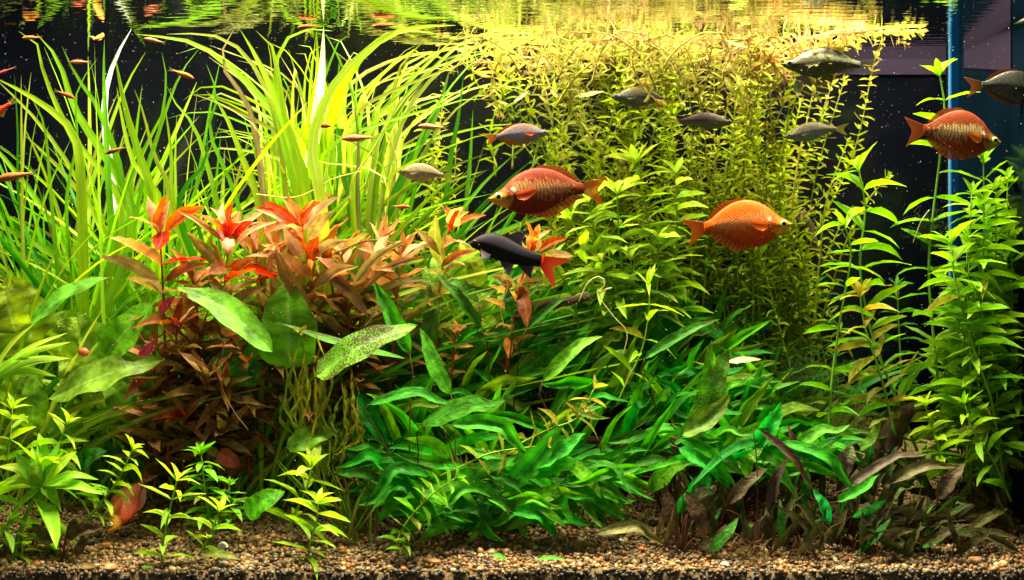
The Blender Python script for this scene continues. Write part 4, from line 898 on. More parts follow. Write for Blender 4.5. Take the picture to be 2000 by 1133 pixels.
lance('yellow brown sprig tangled on top of the green mound at centre', [(1010, 870, .10), (1070, 840, .10), (1130, 815, .09), (1160, 760, .09)], 20, 46, 12, (.30, .32, .03), (.46, .36, .05), .8, tip=2, top=.85, stemr=2.2)
g = thing('lance_leaved_stem', P(-25, 800, .06), 'cluster of long pale yellow leaves reaching in from the left edge', 'water plant')
for tip_, wd, c in (((132, 650), 20, HY), ((138, 668), 24, HY), ((135, 700), 30, (.40, .58, .05)), ((110, 735), 26, HG), ((70, 630), 18, HY), ((60, 700), 22, HG)):
    a = (-25, 745); mid = ((a[0]+tip_[0])/2, (a[1]+tip_[1])/2-14)
    blade('leaf', g, [P(*a, .07), P(*mid, .055), P(*tip_, .05)], wd*SC(.06), 'lance', M_lance, c, (.1, -.6, .8), .1, .0, 10)

g = thing('lance_leaved_stem', P(48, 1050, .045), 'big pale shoot at lower left with broad leaves spreading from one point', 'water plant')
tube('stem', catmull([P(30, 1075, .045), P(52, 1010, .045), P(80, 951, .045)], 10), 3.2*SC(.045), 2.2*SC(.045), M_stem, g, (.22, .38, .03))
for tip_, wd, c, bow in (((150, 881), 36, (.30, .56, .02), 4), ((201, 966), 24, (.22, .50, .015), 12), ((193, 937), 20, HG, 16), ((-4, 911), 24, HY, 14), ((30, 884), 28, (.28, .54, .02), 0), ((118, 860), 22, (.14, .44, .012), 0), ((-10, 950), 24, HG, 12), ((62, 872), 22, HY, 0), ((120, 1000), 24, HG, 10), ((20, 1010), 20, HG, 6)):
    blade('leaf', g, [P(80, 951, .045), P((80+tip_[0])/2, (951+tip_[1])/2-bow, .035), P(*tip_, .03+R.uniform(-.005, .03))], wd*SC(.04), 'lance', M_lance, jc(c), (R.uniform(-.2, .2), -.7, .7), .12, .01, 10)
# ------------------------------------------------------------------ red stems
RR = (.66, .065, .010); RO = (.50, .22, .07); RP = (.60, .33, .18); RN = (.24, .075, .02); RV = (.20, .11, .022); RM = (.75, .07, .16)
def rcol(lo, mid, hi): return lambda f: mixc(mixc(lo, mid, f/.75), R.choice([(.28, .17, .05), (.18, .135, .03), (.16, .17, .028), (.34, .18, .06), mid]), .75) if f < .78 else (R.choice([hi, hi, RO, RP, RO]))
def red(label, path, sp=26, L=66, W=17, lo=RV, mid=(.46, .20, .05), hi=RR, group=None, tip=4, top=.8, skip=.05, start=.05, elev=28):
    return stem_plant('red_stem', label, 'water plant', group, path, sp, L, W, 'red', 2, elev, rcol(lo, mid, hi), (.40, .07, .02), 3.0, top, tip, False, skip, start=start, flat=.35)
red('leftmost red stem with three glowing red leaves on a bare stalk', [(330, 920, .16), (324, 720, .15), (318, 560, .14), (312, 460, .13)], 56, 104, 26, tip=3, top=.95)
red('middle red stem with an upright scarlet leaf fan', [(425, 900, .17), (432, 700, .16), (438, 560, .15), (448, 470, .14)], 26, 112, 23, tip=5, top=.95)
red('tallest red stem with a spreading crown of scarlet and salmon leaves', [(610, 880, .19), (612, 700, .17), (608, 560, .16), (590, 450, .15)], 21, 114, 22, tip=5, top=.95)
red('low brown red stem between the middle and tallest red stems', [(540, 860, .2), (530, 680, .18), (515, 580, .17), (500, 500, .17)], 20, 104, 20, mid=(.22, .12, .03), hi=(.40, .20, .06))
red('ragged red stem with salmon leaves right of the tallest one', [(690, 820, .2), (700, 660, .18), (715, 560, .17), (738, 480, .17)], 19, 92, 18, mid=(.42, .16, .04), hi=(.70, .25, .1))
red('brown red stem half hidden behind the speckled green leaf', [(660, 820, .2), (660, 700, .18), (655, 600, .18), (640, 520, .17)], 20, 104, 21, mid=(.30, .09, .02), hi=(.45, .12, .03))
red('red tipped stem behind the left end of the black shark', [(850, 720, .2), (855, 600, .19), (866, 510, .19), (878, 440, .19)], 32, 64, 17, mid=(.42, .30, .06), hi=(.8, .22, .04), tip=4, top=.9)
red('orange leaved stem right behind the fins of the black shark', [(985, 760, .2), (1000, 640, .19), (1015, 560, .19), (1040, 480, .18)], 28, 70, 20, lo=(.34, .14, .03), mid=(.55, .26, .07), hi=(.85, .20, .04), tip=4, top=.95)
red('stunted red stem low behind the dark green spotted leaves', [(880, 760, .18), (885, 700, .18), (890, 655, .17)], 24, 50, 15, mid=(.40, .16, .04), hi=(.5, .16, .04))
for pth, lab in (([(580, 820, .21), (572, 640, .19), (560, 540, .18), (548, 500, .17)], 'bronze red stem close on the left of the tallest one'), ([(760, 800, .2), (770, 640, .18), (778, 560, .17), (785, 505, .17)], 'bronze red stem at the right end of the red clump'),
   ([(690, 820, .19), (684, 680, .17), (676, 560, .16), (668, 500, .16)], 'bronze red stem with ragged leaves in the middle of the red clump'), ([(400, 880, .19), (392, 720, .17), (386, 620, .16), (380, 560, .16)], 'bronze red stem behind the big lance shaped leaf')):
    red(lab, pth, 20, 104, 21, lo=(.14, .075, .02), mid=(.20, .115, .028), hi=R.choice([(.36, .18, .05), (.30, .17, .04)]))
LB = 'brown leaved lower stem in the shade under the red crowns'
for px, yt, b in ((300, 690, 900), (345, 640, 900), (375, 700, 900), (405, 740, 910), (330, 790, 920), (290, 800, 920), (440, 760, 910), (480, 760, 900), (390, 660, 890), (360, 820, 930), (470, 690, 890), (300, 870, 940), (430, 850, 930)):
    red(LB, [(px+R.uniform(-10, 20), b+30, .17+R.uniform(-.03, .04)), (px+R.uniform(-10, 10), (b+yt)/2, .17), (px, yt, .15+R.uniform(-.03, .02))], 19, 98, 24, lo=(.13, .085, .018), mid=(.22, .12, .025), hi=R.choice([(.32, .14, .03), (.30, .07, .02), (.34, .22, .06)]), group='brown leaved stems under the red crowns', top=.85)
RT = (.38, .24, .08); RBn = (.16, .085, .025)
def crown(label, leaves, back=0.0):
    root = next(o for o in S.objects if o.get('label') == label)
    for tip_, base_, wd, c in leaves:
        y = R.uniform(.112, .135)+back; dx, dy = tip_[0]-base_[0], tip_[1]-base_[1]
        blade('leaf', root, [P(*base_, .14+back), P(base_[0]+dx*.5+dy*.08, base_[1]+dy*.5-abs(dx)*.10, y), P(*tip_, y-.012)], wd*SC(.13), 'lance', M_red, jc(c), (R.uniform(-.5, .5), -1, R.uniform(.1, .6)), R.uniform(.05, .3), .02, 12)
crown('leftmost red stem with three glowing red leaves on a bare stalk', [((398, 404), (322, 452), 27, RR), ((288, 386), (318, 447), 25, RP), ((306, 490), (318, 452), 36, RR), ((196, 502), (312, 548), 25, RT), ((408, 515), (320, 550), 19, (.40, .14, .04))])
crown('middle red stem with an upright scarlet leaf fan', [((454, 396), (446, 474), 31, RR), ((436, 394), (443, 448), 19, RP), ((346, 412), (436, 470), 13, RT), ((364, 453), (437, 525), 24, RT), ((494, 432), (450, 468), 19, RR), ((543, 432), (452, 482), 14, RP), ((408, 535), (440, 520), 32, RO), ((500, 505), (446, 545), 20, (.50, .12, .03)), ((380, 560), (438, 600), 24, RBn), ((520, 560), (440, 610), 24, RBn)])
crown('tallest red stem with a spreading crown of scarlet and salmon leaves', [((514, 392), (586, 442), 18, RR), ((626, 394), (588, 438), 26, RR), ((664, 382), (592, 450), 18, RP), ((652, 412), (604, 468), 28, RT), ((498, 408), (584, 452), 15, RP), ((505, 458), (588, 440), 16, (.55, .12, .03)), ((556, 438), (592, 505), 28, RP), ((682, 470), (608, 500), 20, RT), ((622, 462), (608, 508), 28, RR), ((545, 492), (598, 540), 26, (.45, .22, .07)), ((538, 486), (605, 605), 30, RBn), ((662, 438), (640, 530), 26, (.28, .10, .02)), ((700, 520), (615, 560), 22, RT), ((720, 620), (640, 540), 26, RBn)])
crown('ragged red stem with salmon leaves right of the tallest one', [((792, 470), (690, 555), 17, (.22, .19, .05)), ((832, 500), (710, 565), 15, RBn), ((760, 460), (735, 500), 22, RP), ((700, 486), (736, 500), 14, RO), ((845, 545), (720, 580), 16, (.20, .15, .04)), ((770, 530), (725, 520), 22, RO)])
crown('red tipped stem behind the left end of the black shark', [((898, 410), (878, 452), 24, RR), ((905, 405), (882, 440), 30, (.55, .36, .10)), ((950, 420), (884, 446), 14, RR), ((890, 470), (866, 480), 30, RO), ((808, 445), (866, 500), 18, RT), ((852, 420), (866, 520), 30, (.34, .34, .05)), ((930, 490), (862, 520), 16, (.45, .14, .04))])
crown('orange leaved stem right behind the fins of the black shark', [((1050, 446), (1040, 495), 34, RT), ((1108, 466), (1050, 490), 16, RR), ((1036, 470), (1038, 500), 34, RR), ((1120, 500), (1045, 510), 24, RT), ((1045, 555), (1010, 545), 26, RO), ((960, 540), (1000, 560), 26, RT), ((1030, 640), (1010, 560), 34, (.30, .11, .03))], .065)
g = thing('fallen_leaf', P(448, 900, .12), 'dull pink leaf facing the glass in the shade under the brown stems', 'leaf')
blade('leaf', g, [P(425, 885, .12), P(448, 897, .115), P(470, 912, .12)], 34*SC(.12), 'oval', M_red, (.42, .08, .06), (0, -1, .2), .1, .05, 8)
for pts, wd, c, lab in (([(275, 702), (287, 685), (300, 668)], 22, RM, 'magenta leaf tip peeping out left of the big lance shaped leaf'), ([(312, 612), (325, 595), (342, 578)], 18, RM, 'magenta leaf tip low on the leftmost red stem')):
    g = thing('fallen_leaf', P(*pts[1], .12), lab, 'leaf'); blade('leaf', g, [P(a, b, .118) for a, b in pts], wd*SC(.12), 'oval', M_red, c, (0.2, -1, .3), .15, 0, 8)
blob_ = ico(2); g = meshobj('snail', blob_[0]*np.array([11, 8, 9])*SC(.12), [tuple(f) for f in blob_[1]], M_pebble, col=np.tile(np.array([.8, .16, .08]), (len(blob_[0]), 1))); g.location = P(163, 688, .115)
tag(g, 'coral red ramshorn snail on the shaded sword leaves at left', 'snail')

# ------------------------------------------------------------------ sword plants with big leaves
def sword(px, py, y, label):
    b = P(px, py, y); b.z = ground(b.x, y); return thing('sword_plant', b, label, 'water plant')
def sleaf(root, base, tip, y, wpx, col, mat=None, nrm=(0, -1, .6), kind='oval', bow=10, wave=.03, fold=.10, y2=None, pet=True):
    y2 = y if y2 is None else y2
    mid = ((base[0]+tip[0])/2, (base[1]+tip[1])/2-bow)
    a, m, t = P(*base, y), P(*mid, (y+y2)/2-.008), P(*tip, y2)
    lf = blade('leaf', root, [a, m, t], wpx*SC(y), kind, mat or M_sword, col, nrm, fold, wave, 16, 0, 3, (-1, -.7, -.35, 0, .35, .7, 1))
    if pet:
        r = root.location; d = (a-m).normalized()
        p = [r, r.lerp(a, .5)+Vector((0, .012, .02)), a+Vector((0, .004, -.006)), a]
        st = tube('petiole', catmull(p, 10), 2.6*SC(y), 1.8*SC(y), M_stem, lf, (.10, .26, .03), 5)
        st.data.transform(Matrix.Translation(lf.location))
    return lf
def sleaf_fix(): pass
SW = (.18, .42, .012); SL = (.26, .46, .03); SOv = (.30, .40, .03); SDk = (.025, .22, .015)
g = sword(130, 960, .16, 'big leaved sword plant at the left with a drooping two tone leaf')
sleaf(g, (70, 690), (18, 540), .17, 125, SOv, M_sword, (0, -1, .1), bow=0, wave=.05)
sleaf(g, (45, 645), (214, 541), .12, 52, (.09, .30, .018), M_sword, (-.2, -.75, .8), 'lance', 18, .04)
sleaf(g, (205, 700), (105, 612), .17, 92, (.28, .42, .04), M_sword, (0, -1, .2), bow=0, wave=.05)
sleaf(g, (200, 702), (300, 590), .12, 74, (.16, .46, .014), M_sword, (-.25, -1, .25), bow=4)
sleaf(g, (95, 780), (323, 703), .10, 78, (.15, .29, .022), M_sword, (0, -.75, .75), 'lance', 10, .07)
sleaf(g, (240, 690), (320, 610), .15, 50, (.18, .34, .03), M_sword, (.2, -1, .1))
sleaf(g, (62, 840), (70, 725), .13, 58, SL, M_sword, (.2, -1, .2), bow=0)
sleaf(g, (150, 915), (208, 880), .12, 44, SDk, M_sword, (0, -.8, .7), bow=6)
sleaf(g, (20, 800), (60, 690), .15, 60, SL, M_sword, (.1, -1, .2), bow=0); sleaf(g, (150, 860), (85, 790), .17, 60, (.10, .30, .02), M_sword, (0, -1, .2), bow=0)
for b_, t_, wd, c, y in (((30, 650), (2, 560), 90, SOv, .11), ((110, 700), (150, 620), 70, SL, .13), ((160, 760), (120, 690), 60, (.24, .42, .03), .15), ((250, 800), (200, 740), 56, (.14, .34, .02), .16), ((10, 740), (75, 690), 44, SL, .12), ((300, 760), (250, 700), 44, (.16, .32, .03), .17)):
    sleaf(g, b_, t_, y, wd, c, M_sword, (R.uniform(-.2, .2), -1, .3), bow=6, wave=.04)
g = sword(545, 930, .17, 'big leaved sword plant at centre left with a yellow speckled leaf pointing right')
sleaf(g, (532, 688), (345, 561), .10, 66, (.12, .30, .012), M_sword, (.35, -.8, .65), 'lance', 22, .03)
sleaf(g, (565, 720), (562, 548), .13, 116, (.15, .40, .012), M_sword, (0, -1, .15), 'oval', 0, .02, .08)
sleaf(g, (618, 735), (816, 636), .085, 80, (.15, .33, .014), M_sword_spot, (-.15, -.75, .8), 'oval', 14, .03)
sleaf(g, (440, 680), (500, 752), .14, 84, (.05, .28, .012), M_sword, (0, -1, .3), bow=0)
sleaf(g, (560, 872), (664, 838), .11, 46, (.13, .34, .02), M_sword, (.1, -.9, .5), bow=2, wave=.08)
sleaf(g, (790, 700), (550, 632), .11, 22, (.07, .28, .012), M_crypt_spot, (0, -.6, .8), 'lance', -6)
sleaf(g, (690, 690), (610, 560), .2, 46, (.17, .40, .02), M_sword, (.3, -1, .2), bow=0)
sleaf(g, (900, 560), (845, 500), .22, 70, (.26, .50, .03), M_sword, (.3, -1, .2), bow=0); sleaf(g, (865, 620), (830, 520), .23, 52, (.22, .50, .03), M_sword, (.3, -1, .2), bow=0)
g = sword(500, 1040, .06, 'small sword plant with one round bright leaf standing in the front gravel')
sleaf(g, (480, 1005), (556, 960), .06, 46, (.13, .46, .014), M_sword, (-.3, -1, .3), bow=6)
g = sword(960, 740, .24, 'pale sword plant behind the black shark with broad yellow green leaves')
for b_, t_, wd in (((900, 600), (960, 560), 56), ((985, 640), (930, 590), 60), ((940, 560), (900, 470), 44), ((1000, 620), (985, 540), 50), ((1090, 560), (1060, 500), 44)):
    sleaf(g, b_, t_, .24, wd, (.42, .56, .05), M_sword, (0, -1, .3), bow=2)

# ------------------------------------------------------------------ green crypts (the central mound)
CG = (.045, .34, .010); CB = (.12, .44, .010); CD = (.018, .22, .009); CO = (.20, .35, .020)
crowns = []
for px, py, y, lab in ((800, 1030, .10, 'green water trumpet at the left foot of the mound over the gravel'), (900, 1035, .09, 'green water trumpet with arching leaves left of the mound centre'),
   (1010, 1030, .10, 'green water trumpet whose dark leaves hang to the gravel at centre'), (1110, 1015, .12, 'green water trumpet with drooping front leaves right of centre'),
   (1170, 1010, .13, 'green water trumpet with long brown leaf stalks fanning to the right'), (860, 950, .18, 'green water trumpet behind the creeping shoot'),
   (980, 930, .2, 'green water trumpet in the heart of the mound'), (1100, 920, .21, 'green water trumpet below the yellow brown sprig'), (1220, 930, .2, 'green water trumpet under the long algae edged leaf on the right'),
   (760, 920, .2, 'green water trumpet next to the twisted ribbons'), (1320, 960, .15, 'green water trumpet with bright leaves beside the brown ones'), (1440, 940, .16, 'green water trumpet at the right end of the mound'),
   (900, 860, .26, 'green water trumpet at the back behind the mottled upright leaves'), (1060, 850, .27, 'green water trumpet at the back under the stick of driftwood'), (1200, 850, .27, 'green water trumpet at the back below the pale rosette'), (1340, 870, .25, 'green water trumpet at the back by the pale dead leaf')):
    b = P(px, py, y); b.z = ground(b.x, y); crowns.append((px, y, thing('water_trumpet', b, lab, 'water plant', 'green water trumpets of the mound')))
UP = [(690, 690), (730, 620), (800, 585), (900, 560), (1000, 550), (1100, 560), (1200, 595), (1300, 600), (1400, 595), (1460, 650), (1540, 740), (1650, 830)]
LO = [(690, 910), (720, 980), (800, 1040), (900, 1045), (1000, 1040), (1100, 1025), (1200, 980), (1300, 930), (1400, 930), (1540, 930), (1650, 900)]
def lerp_tab(tab, x): return float(np.interp(x, [a for a, _ in tab], [b for _, b in tab]))
def crypt_leaf(base, tip, y, wpx, col, mat, bow=16, nrm=None, root=None, y2=None, droop=0, wave=.05, fold=None):
    if root is None:
        root = min(crowns, key=lambda c: abs(c[0]-base[0])+abs(c[1]-y)*1500)[2]
    y2 = y if y2 is None else y2
    mid = (.45*base[0]+.55*tip[0], .45*base[1]+.55*tip[1]-bow)
    a, m, t = P(*base, y), P(*mid, (y+y2)/2-.006), P(*tip, y2)
    for q in (a, m, t): q.z = max(q.z, ground(q.x, max(0, q.y))+.006)
    m = m+Vector((R.gauss(0, 4)*SC(y), 0, R.gauss(0, 5)*SC(y))); m2 = m.lerp(t, .55)+Vector((0, 0, R.gauss(0, 4)*SC(y)))
    lf = blade('leaf', root, [a, m, m2, t], wpx*SC(y), 'crypt', mat, col, nrm or (R.uniform(-.7, .7), -.8, R.uniform(-.1, 1.0)), R.uniform(.02, .4) if fold is None else fold, wave*R.uniform(.5, 1.4), 14, R.uniform(-.10, .10), R.uniform(3, 6))
    r = root.location
    p = [r, r.lerp(a, .55)+Vector((0, .004, .018)), a-(m-a).normalized()*.012, a]
    V, Fc = tube_data(catmull(p, 8), 1.9*SC(y), 1.3*SC(y), 5)
    V = [v-r for v in V]
    meshobj('leaf_stalk', V, Fc, M_stem, root, (.10, .035, .02), uv=[(0.1, .5)]*len(V))
    return lf
for i in range(430):
    px = R.uniform(700, 1640); up, lo = lerp_tab(UP, px), lerp_tab(LO, px)
    f = R.random()**1.1; py = up+20+(lo-up-20)*f
    y = .29-.20*f+R.uniform(-.025, .025); y = max(.06, y)
    L = R.uniform(125, 225)*(1-.2*f); 
    side = R.choice([1, 1, 1, 1, 1, -1]) if px > 900 else R.choice([1, -1, -1])
    an = math.radians(R.uniform(8, 72)-(52 if f > .74 else 0))
    dx, dy = side*L*math.cos(an), -L*math.sin(an)
    c = jc(R.choice([CG, CG, CB, CD, CD, CO if f < .6 else CG]), .25)
    mat = M_crypt_spot if R.random() < (.35 if f < .35 else .12) else M_crypt
    crypt_leaf((px-dx*.5, py-dy*.5), (px+dx*.5, py+dy*.5), y, R.uniform(16, 29), c, mat, R.uniform(0, 34), y2=max(.03, y-R.uniform(-.01, .06)))
for i in range(46):
    px = R.uniform(770, 1190); py = lerp_tab(LO, px)-R.uniform(-8, 75); L = R.uniform(95, 150); sd = R.choice([-1, 1, 1]); an = math.radians(R.uniform(-48, 12)); dx, dy = sd*L*math.cos(an), -L*math.sin(an)
    crypt_leaf((px-dx*.5, py-dy*.5-12), (px+dx*.5, py+dy*.5), R.uniform(.06, .10), R.uniform(18, 30), jc(R.choice([CG, CD, CG, CB]), .25), M_crypt, R.uniform(8, 34), y2=R.uniform(.035, .07))
for base, tip, y, wd, c, mat, bow in (
  ((800, 690), (730, 548), .13, 34, (.10, .46, .02), M_crypt, -8), ((880, 770), (820, 640), .12, 34, (.10, .45, .02), M_crypt, -10),
  ((1350, 860), (1423, 682), .09, 52, (.10, .34, .02), M_crypt_spot, 0), ((1330, 850), (1425, 770), .08, 40, (.16, .34, .03), M_crypt_spot, -14),
  ((1260, 700), (1405, 624), .14, 26, (.05, .26, .015), M_crypt_spot, 4), ((1390, 790), (1390, 664), .14, 30, CB, M_crypt, 0),
  ((1060, 745), (1178, 657), .12, 30, (.22, .50, .03), M_crypt, 8), ((1030, 640), (1112, 585), .17, 18, (.03, .20, .014), M_crypt_spot, 6),
  ((940, 640), (850, 530), .15, 24, (.04, .20, .012), M_crypt_spot, 6), ((1000, 620), (990, 560), .16, 24, (.02, .14, .012), M_crypt, 0), ((935, 590), (858, 550), .17, 20, (.05, .22, .012), M_crypt_spot, 6),
  ((840, 680), (838, 555), .18, 38, (.16, .32, .04), M_crypt_spot, 0), ((1000, 1000), (1090, 1050), .05, 30, CG, M_crypt, 22), ((1000, 935), (1165, 905), .07, 32, CG, M_crypt, 14),
  ((850, 960), (1010, 890), .08, 34, CG, M_crypt, 10), ((700, 770), (760, 880), .14, 36, CD, M_crypt, 0), ((720, 790), (890, 790), .10, 24, (.07, .36, .02), M_crypt, 12),
  ((830, 830), (990, 780), .09, 40, (.05, .34, .02), M_crypt, 18), ((880, 830), (1030, 890), .07, 34, (.04, .36, .02), M_crypt, 26), ((985, 960), (1100, 830), .07, 44, (.07, .38, .02), M_crypt, 0),
  ((1040, 915), (1145, 845), .07, 42, (.04, .34, .02), M_crypt, 6), ((1265, 960), (1345, 905), .08, 34, CB, M_crypt, 8), ((1385, 925), (1320, 1010), .07, 38, (.03, .40, .03), M_crypt, 0), ((1325, 875), (1425, 955), .07, 34, (.04, .42, .03), M_crypt, 14),
  ((1455, 930), (1490, 875), .07, 24, (.16, .44, .03), M_crypt, 0), ((1470, 880), (1525, 785), .09, 36, (.03, .44, .05), M_crypt, -8), ((1545, 880), (1660, 830), .09, 26, (.14, .46, .04), M_crypt, 14), ((1680, 880), (1725, 815), .1, 20, (.14, .36, .03), M_crypt, -6),
  ((1635, 980), (1725, 925), .05, 22, (.03, .44, .03), M_crypt, -12), ((1665, 1010), (1735, 975), .05, 16, (.02, .36, .03), M_crypt, 4), ((1620, 1022), (1588, 955), .045, 22, (.03, .44, .05), M_crypt, 6), ((1160, 700), (1215, 645), .2, 26, CO, M_crypt, 0)):
    crypt_leaf(base, tip, y, wd, c, mat, bow, nrm=(R.uniform(-.2, .2), -.8, .6))
# ------------------------------------------------------------------ brown crypts (right front)
crowns = []
for px, py, y, lab in ((1330, 1085, .05, 'brown water trumpet with curled leaves nearest the open gravel'), (1475, 1100, .03, 'brown water trumpet with red stalks in front of the bright green leaves'), (1570, 1095, .04, 'brown water trumpet around the small bright green leaf tips'),
   (1680, 1085, .05, 'brown water trumpet with upright dark leaves at the foot of the log'), (1790, 1070, .06, 'brown water trumpet with long leaves swept to the right'), (1870, 1050, .08, 'brown water trumpet in the dark right corner'), (1560, 1030, .11, 'brown water trumpet behind the red stalks'), (1680, 1020, .12, 'brown water trumpet with mauve grey leaves just below the log'), (1440, 1020, .11, 'brown water trumpet under the arching bright leaf')):
    b = P(px, py, y); b.z = ground(b.x, y); crowns.append((px, y, thing('brown_water_trumpet', b, lab, 'water plant', 'brown water trumpets')))
BR = [(.045, .045, .011), (.06, .058, .014), (.08, .07, .022), (.05, .085, .014), (.095, .08, .03), (.042, .034, .010), (.03, .20, .02)]
for i in range(175):
    px = R.uniform(1280, 1960); f = R.random(); top_ = 870 if px < 1800 else 930; py = top_+20+(1040-top_)*f
    y = max(.03, .15-.11*f+R.uniform(-.02, .02)); L = R.uniform(60, 120); side = R.choice([1, 1, -1]); an = math.radians(R.uniform(35, 110) if px < 1720 else R.uniform(5, 80))
    dx, dy = side*L*math.cos(an), -L*math.sin(an)
    crypt_leaf((px-dx*.5, py-dy*.5), (px+dx*.5, py+dy*.5), y, R.uniform(14, 23), jc(R.choice(BR), .25), M_brown, R.uniform(-6, 14), y2=max(.02, y-R.uniform(-.01, .03)), wave=.04)
for base, tip, wd, c, bow, y in (((1640, 960), (1822, 885), 22, (.13, .10, .07), 10, .06), ((1730, 945), (1870, 912), 24, (.14, .12, .05), 14, .05), ((1830, 975), (1885, 905), 30, (.08, .05, .03), 0, .06), ((1640, 925), (1665, 870), 36, (.16, .12, .08), 0, .10), ((1500, 1000), (1540, 890), 22, (.05, .035, .02), 0, .05),
   ((1485, 840), (1590, 960), 20, (.06, .035, .02), 18, .05), ((1420, 985), (1500, 915), 28, (.07, .05, .025), 0, .05), ((1300, 960), (1325, 1050), 28, (.06, .04, .02), 0, .05), ((1340, 960), (1375, 1055), 30, (.08, .05, .025), 0, .045), ((1365, 950), (1395, 1010), 34, (.10, .085, .04), 10, .06),
   ((1165, 1043), (1300, 1065), 24, (.17, .17, .05), 26, .035), ((1850, 1040), (1990, 1050), 20, (.07, .06, .02), 6, .06), ((1700, 1060), (1745, 960), 26, (.07, .05, .02), 0, .05), ((1565, 905), (1535, 830), 18, (.10, .05, .03), 0, .09)):
    crypt_leaf(base, tip, y, wd, c, M_brown, bow, nrm=(0, -.8, .6))
b = P(120, 1100, .03); b.z = ground(b.x, .03); g = thing('brown_water_trumpet', b, 'small brown water trumpet alone in the lower left gravel', 'water plant')
for base, tip, wd in (((105, 1060), (60, 1025), 24), ((130, 1050), (200, 1025), 24), ((135, 1055), (160, 1010), 26), ((150, 1085), (172, 1045), 20)):
    crypt_leaf(base, tip, .035, wd, (.10, .065, .03), M_brown, 6, (0, -1, .4), g)

# ------------------------------------------------------------------ twisted ribbons, loose stems, roots, wood
b = P(640, 960, .12); b.z = ground(b.x, .12); g = thing('twisted_ribbon_grass', b, 'tuft of yellow corkscrew ribbons hanging beside the speckled leaf', 'water plant')
for i in range(26):
    x0 = R.uniform(560, 700); yt = R.uniform(590, 760) if x0 < 650 else R.uniform(700, 800); yb = R.uniform(880, 970); y = R.uniform(.10, .15)
    blade('leaf', g, [P(640+(x0-640)*.3, yb, y), P(x0+R.uniform(-25, 25), (yb*2+yt)/3, y), P(x0+R.uniform(-25, 25), (yb+2*yt)/3, y), P(x0+R.uniform(-12, 12), yt, y-.01)], 9.5*SC(y), 'ribbon', M_ribbon_spot if i % 3 else M_ribbon, jc(R.choice([(.42, .42, .04), (.34, .42, .03), (.24, .34, .03)]), .2), (0, -1, .1), .25, 0, 44, R.uniform(2.0, 4.0)*R.choice([1, -1]))
g = ribbon_plant(700, .10, 'low thin ribbon grass on the gravel between the shoots and the green mound', None)
for i in range(34):
    x0 = R.uniform(640, 780); y = R.uniform(.07, .14); a = P(700+R.uniform(-35, 35), 1030, y); a.z = ground(a.x, y); L = R.uniform(60, 150); dx = R.gauss(0, .7)*L
    t = P(700+dx, 1020-L, y); blade('leaf', g, [a, a.lerp(t, .5)+Vector((dx*.0001, 0, .015)), t], R.uniform(4, 8)*SC(y), 'ribbon', M_ribbon_spot if R.random() < .4 else M_ribbon, jc(R.choice([(.20, .26, .03), (.12, .24, .02), (.25, .18, .06)]), .2), (R.uniform(-.5, .5), -1, .2), .1, 0, 10, R.uniform(-.4, .4))
def loose(name, label, cat, pts, r, col, mat=None):
    q = [P(*p) for p in pts]; o = thing(name, q[0], label, cat)
    tube('strand', catmull(q, 26), r, r*.7, mat or M_root, o, col, 5); return o
loose('loose_stem', 'bare yellow runner crossing the ribbon grass above the red stems', 'stem', [(500, 380, .14), (580, 385, .14), (650, 350, .14), (705, 335, .14)], .0011, (.50, .46, .12))
loose('loose_stem', 'bare bent stem running down left of the beige fish', 'stem', [(682, 395, .15), (690, 350, .15), (730, 290, .15), (752, 250, .15), (785, 190, .15)], .0013, (.50, .50, .06))
loose('loose_stem', 'bare zigzag stem between the bent stem and the beige fish', 'stem', [(748, 450, .16), (765, 360, .16), (775, 320, .16), (758, 260, .16)], .0012, (.46, .44, .06))
loose('root_strand', 'thin pale root hanging in front of the brown leaves', 'root', [(440, 660, .09), (430, 740, .09), (455, 800, .09), (485, 840, .09)], .0005, (.55, .42, .20))
loose('root_strand', 'curled white root knot left of the pale rosette', 'root', [(1130, 590, .15), (1150, 550, .15), (1175, 540, .15), (1180, 560, .15), (1160, 575, .15), (1200, 560, .15), (1170, 575, .15), (1200, 620, .15), (1225, 650, .15), (1215, 700, .15)], .0008, (.80, .70, .36))
loose('root_strand', 'pale loop of root under the orange leaved stem', 'root', [(985, 640, .15), (978, 600, .15), (992, 560, .15), (985, 545, .15)], .0007, (.75, .55, .30))
loose('root_strand', 'fringe of white roots hanging from the tallest right hand stem', 'root', [(1815, 410, .17), (1800, 430, .165), (1790, 455, .165), (1783, 475, .165)], .0006, (.5, .5, .3))
loose('loose_stem', 'bare reddish stem crossing the red crowns toward the right', 'stem', [(560, 520, .15), (640, 500, .14), (720, 470, .14), (790, 480, .14)], .0015, (.20, .12, .04))
def log(label, pts, r0, r1, name='driftwood'):
    q = catmull([P(*p) for p in pts], 22); V, Fc = tube_data(q, r0, r1, 12); ph = R.uniform(0, 5)
    c = q[0].copy(); o = thing(name, c, label, 'driftwood')
    V2 = []
    for i, v in enumerate(V):
        k, a = i//12, i % 12; ctr = q[k]; d = v-ctr
        V2.append(ctr+d*(1+.16*math.sin(a*2.1+ph+k*.25)+.10*math.sin(k*1.3+a))-c)
    meshobj('wood', V2, Fc, M_wood, o); return o
log('dark slanting log standing behind the brown water trumpets', [(1700, 930, .15), (1725, 880, .15), (1752, 820, .16), (1775, 800, .17)], .020, .014)
log('dark horizontal stick of driftwood behind the green mound top', [(1000, 615, .2), (1060, 598, .19), (1110, 588, .18), (1152, 578, .18)], .010, .005)
log('dark branch deep in the thicket right of the orange rainbowfish', [(1560, 420, .36), (1575, 450, .35), (1590, 490, .35), (1610, 540, .36)], .012, .008)
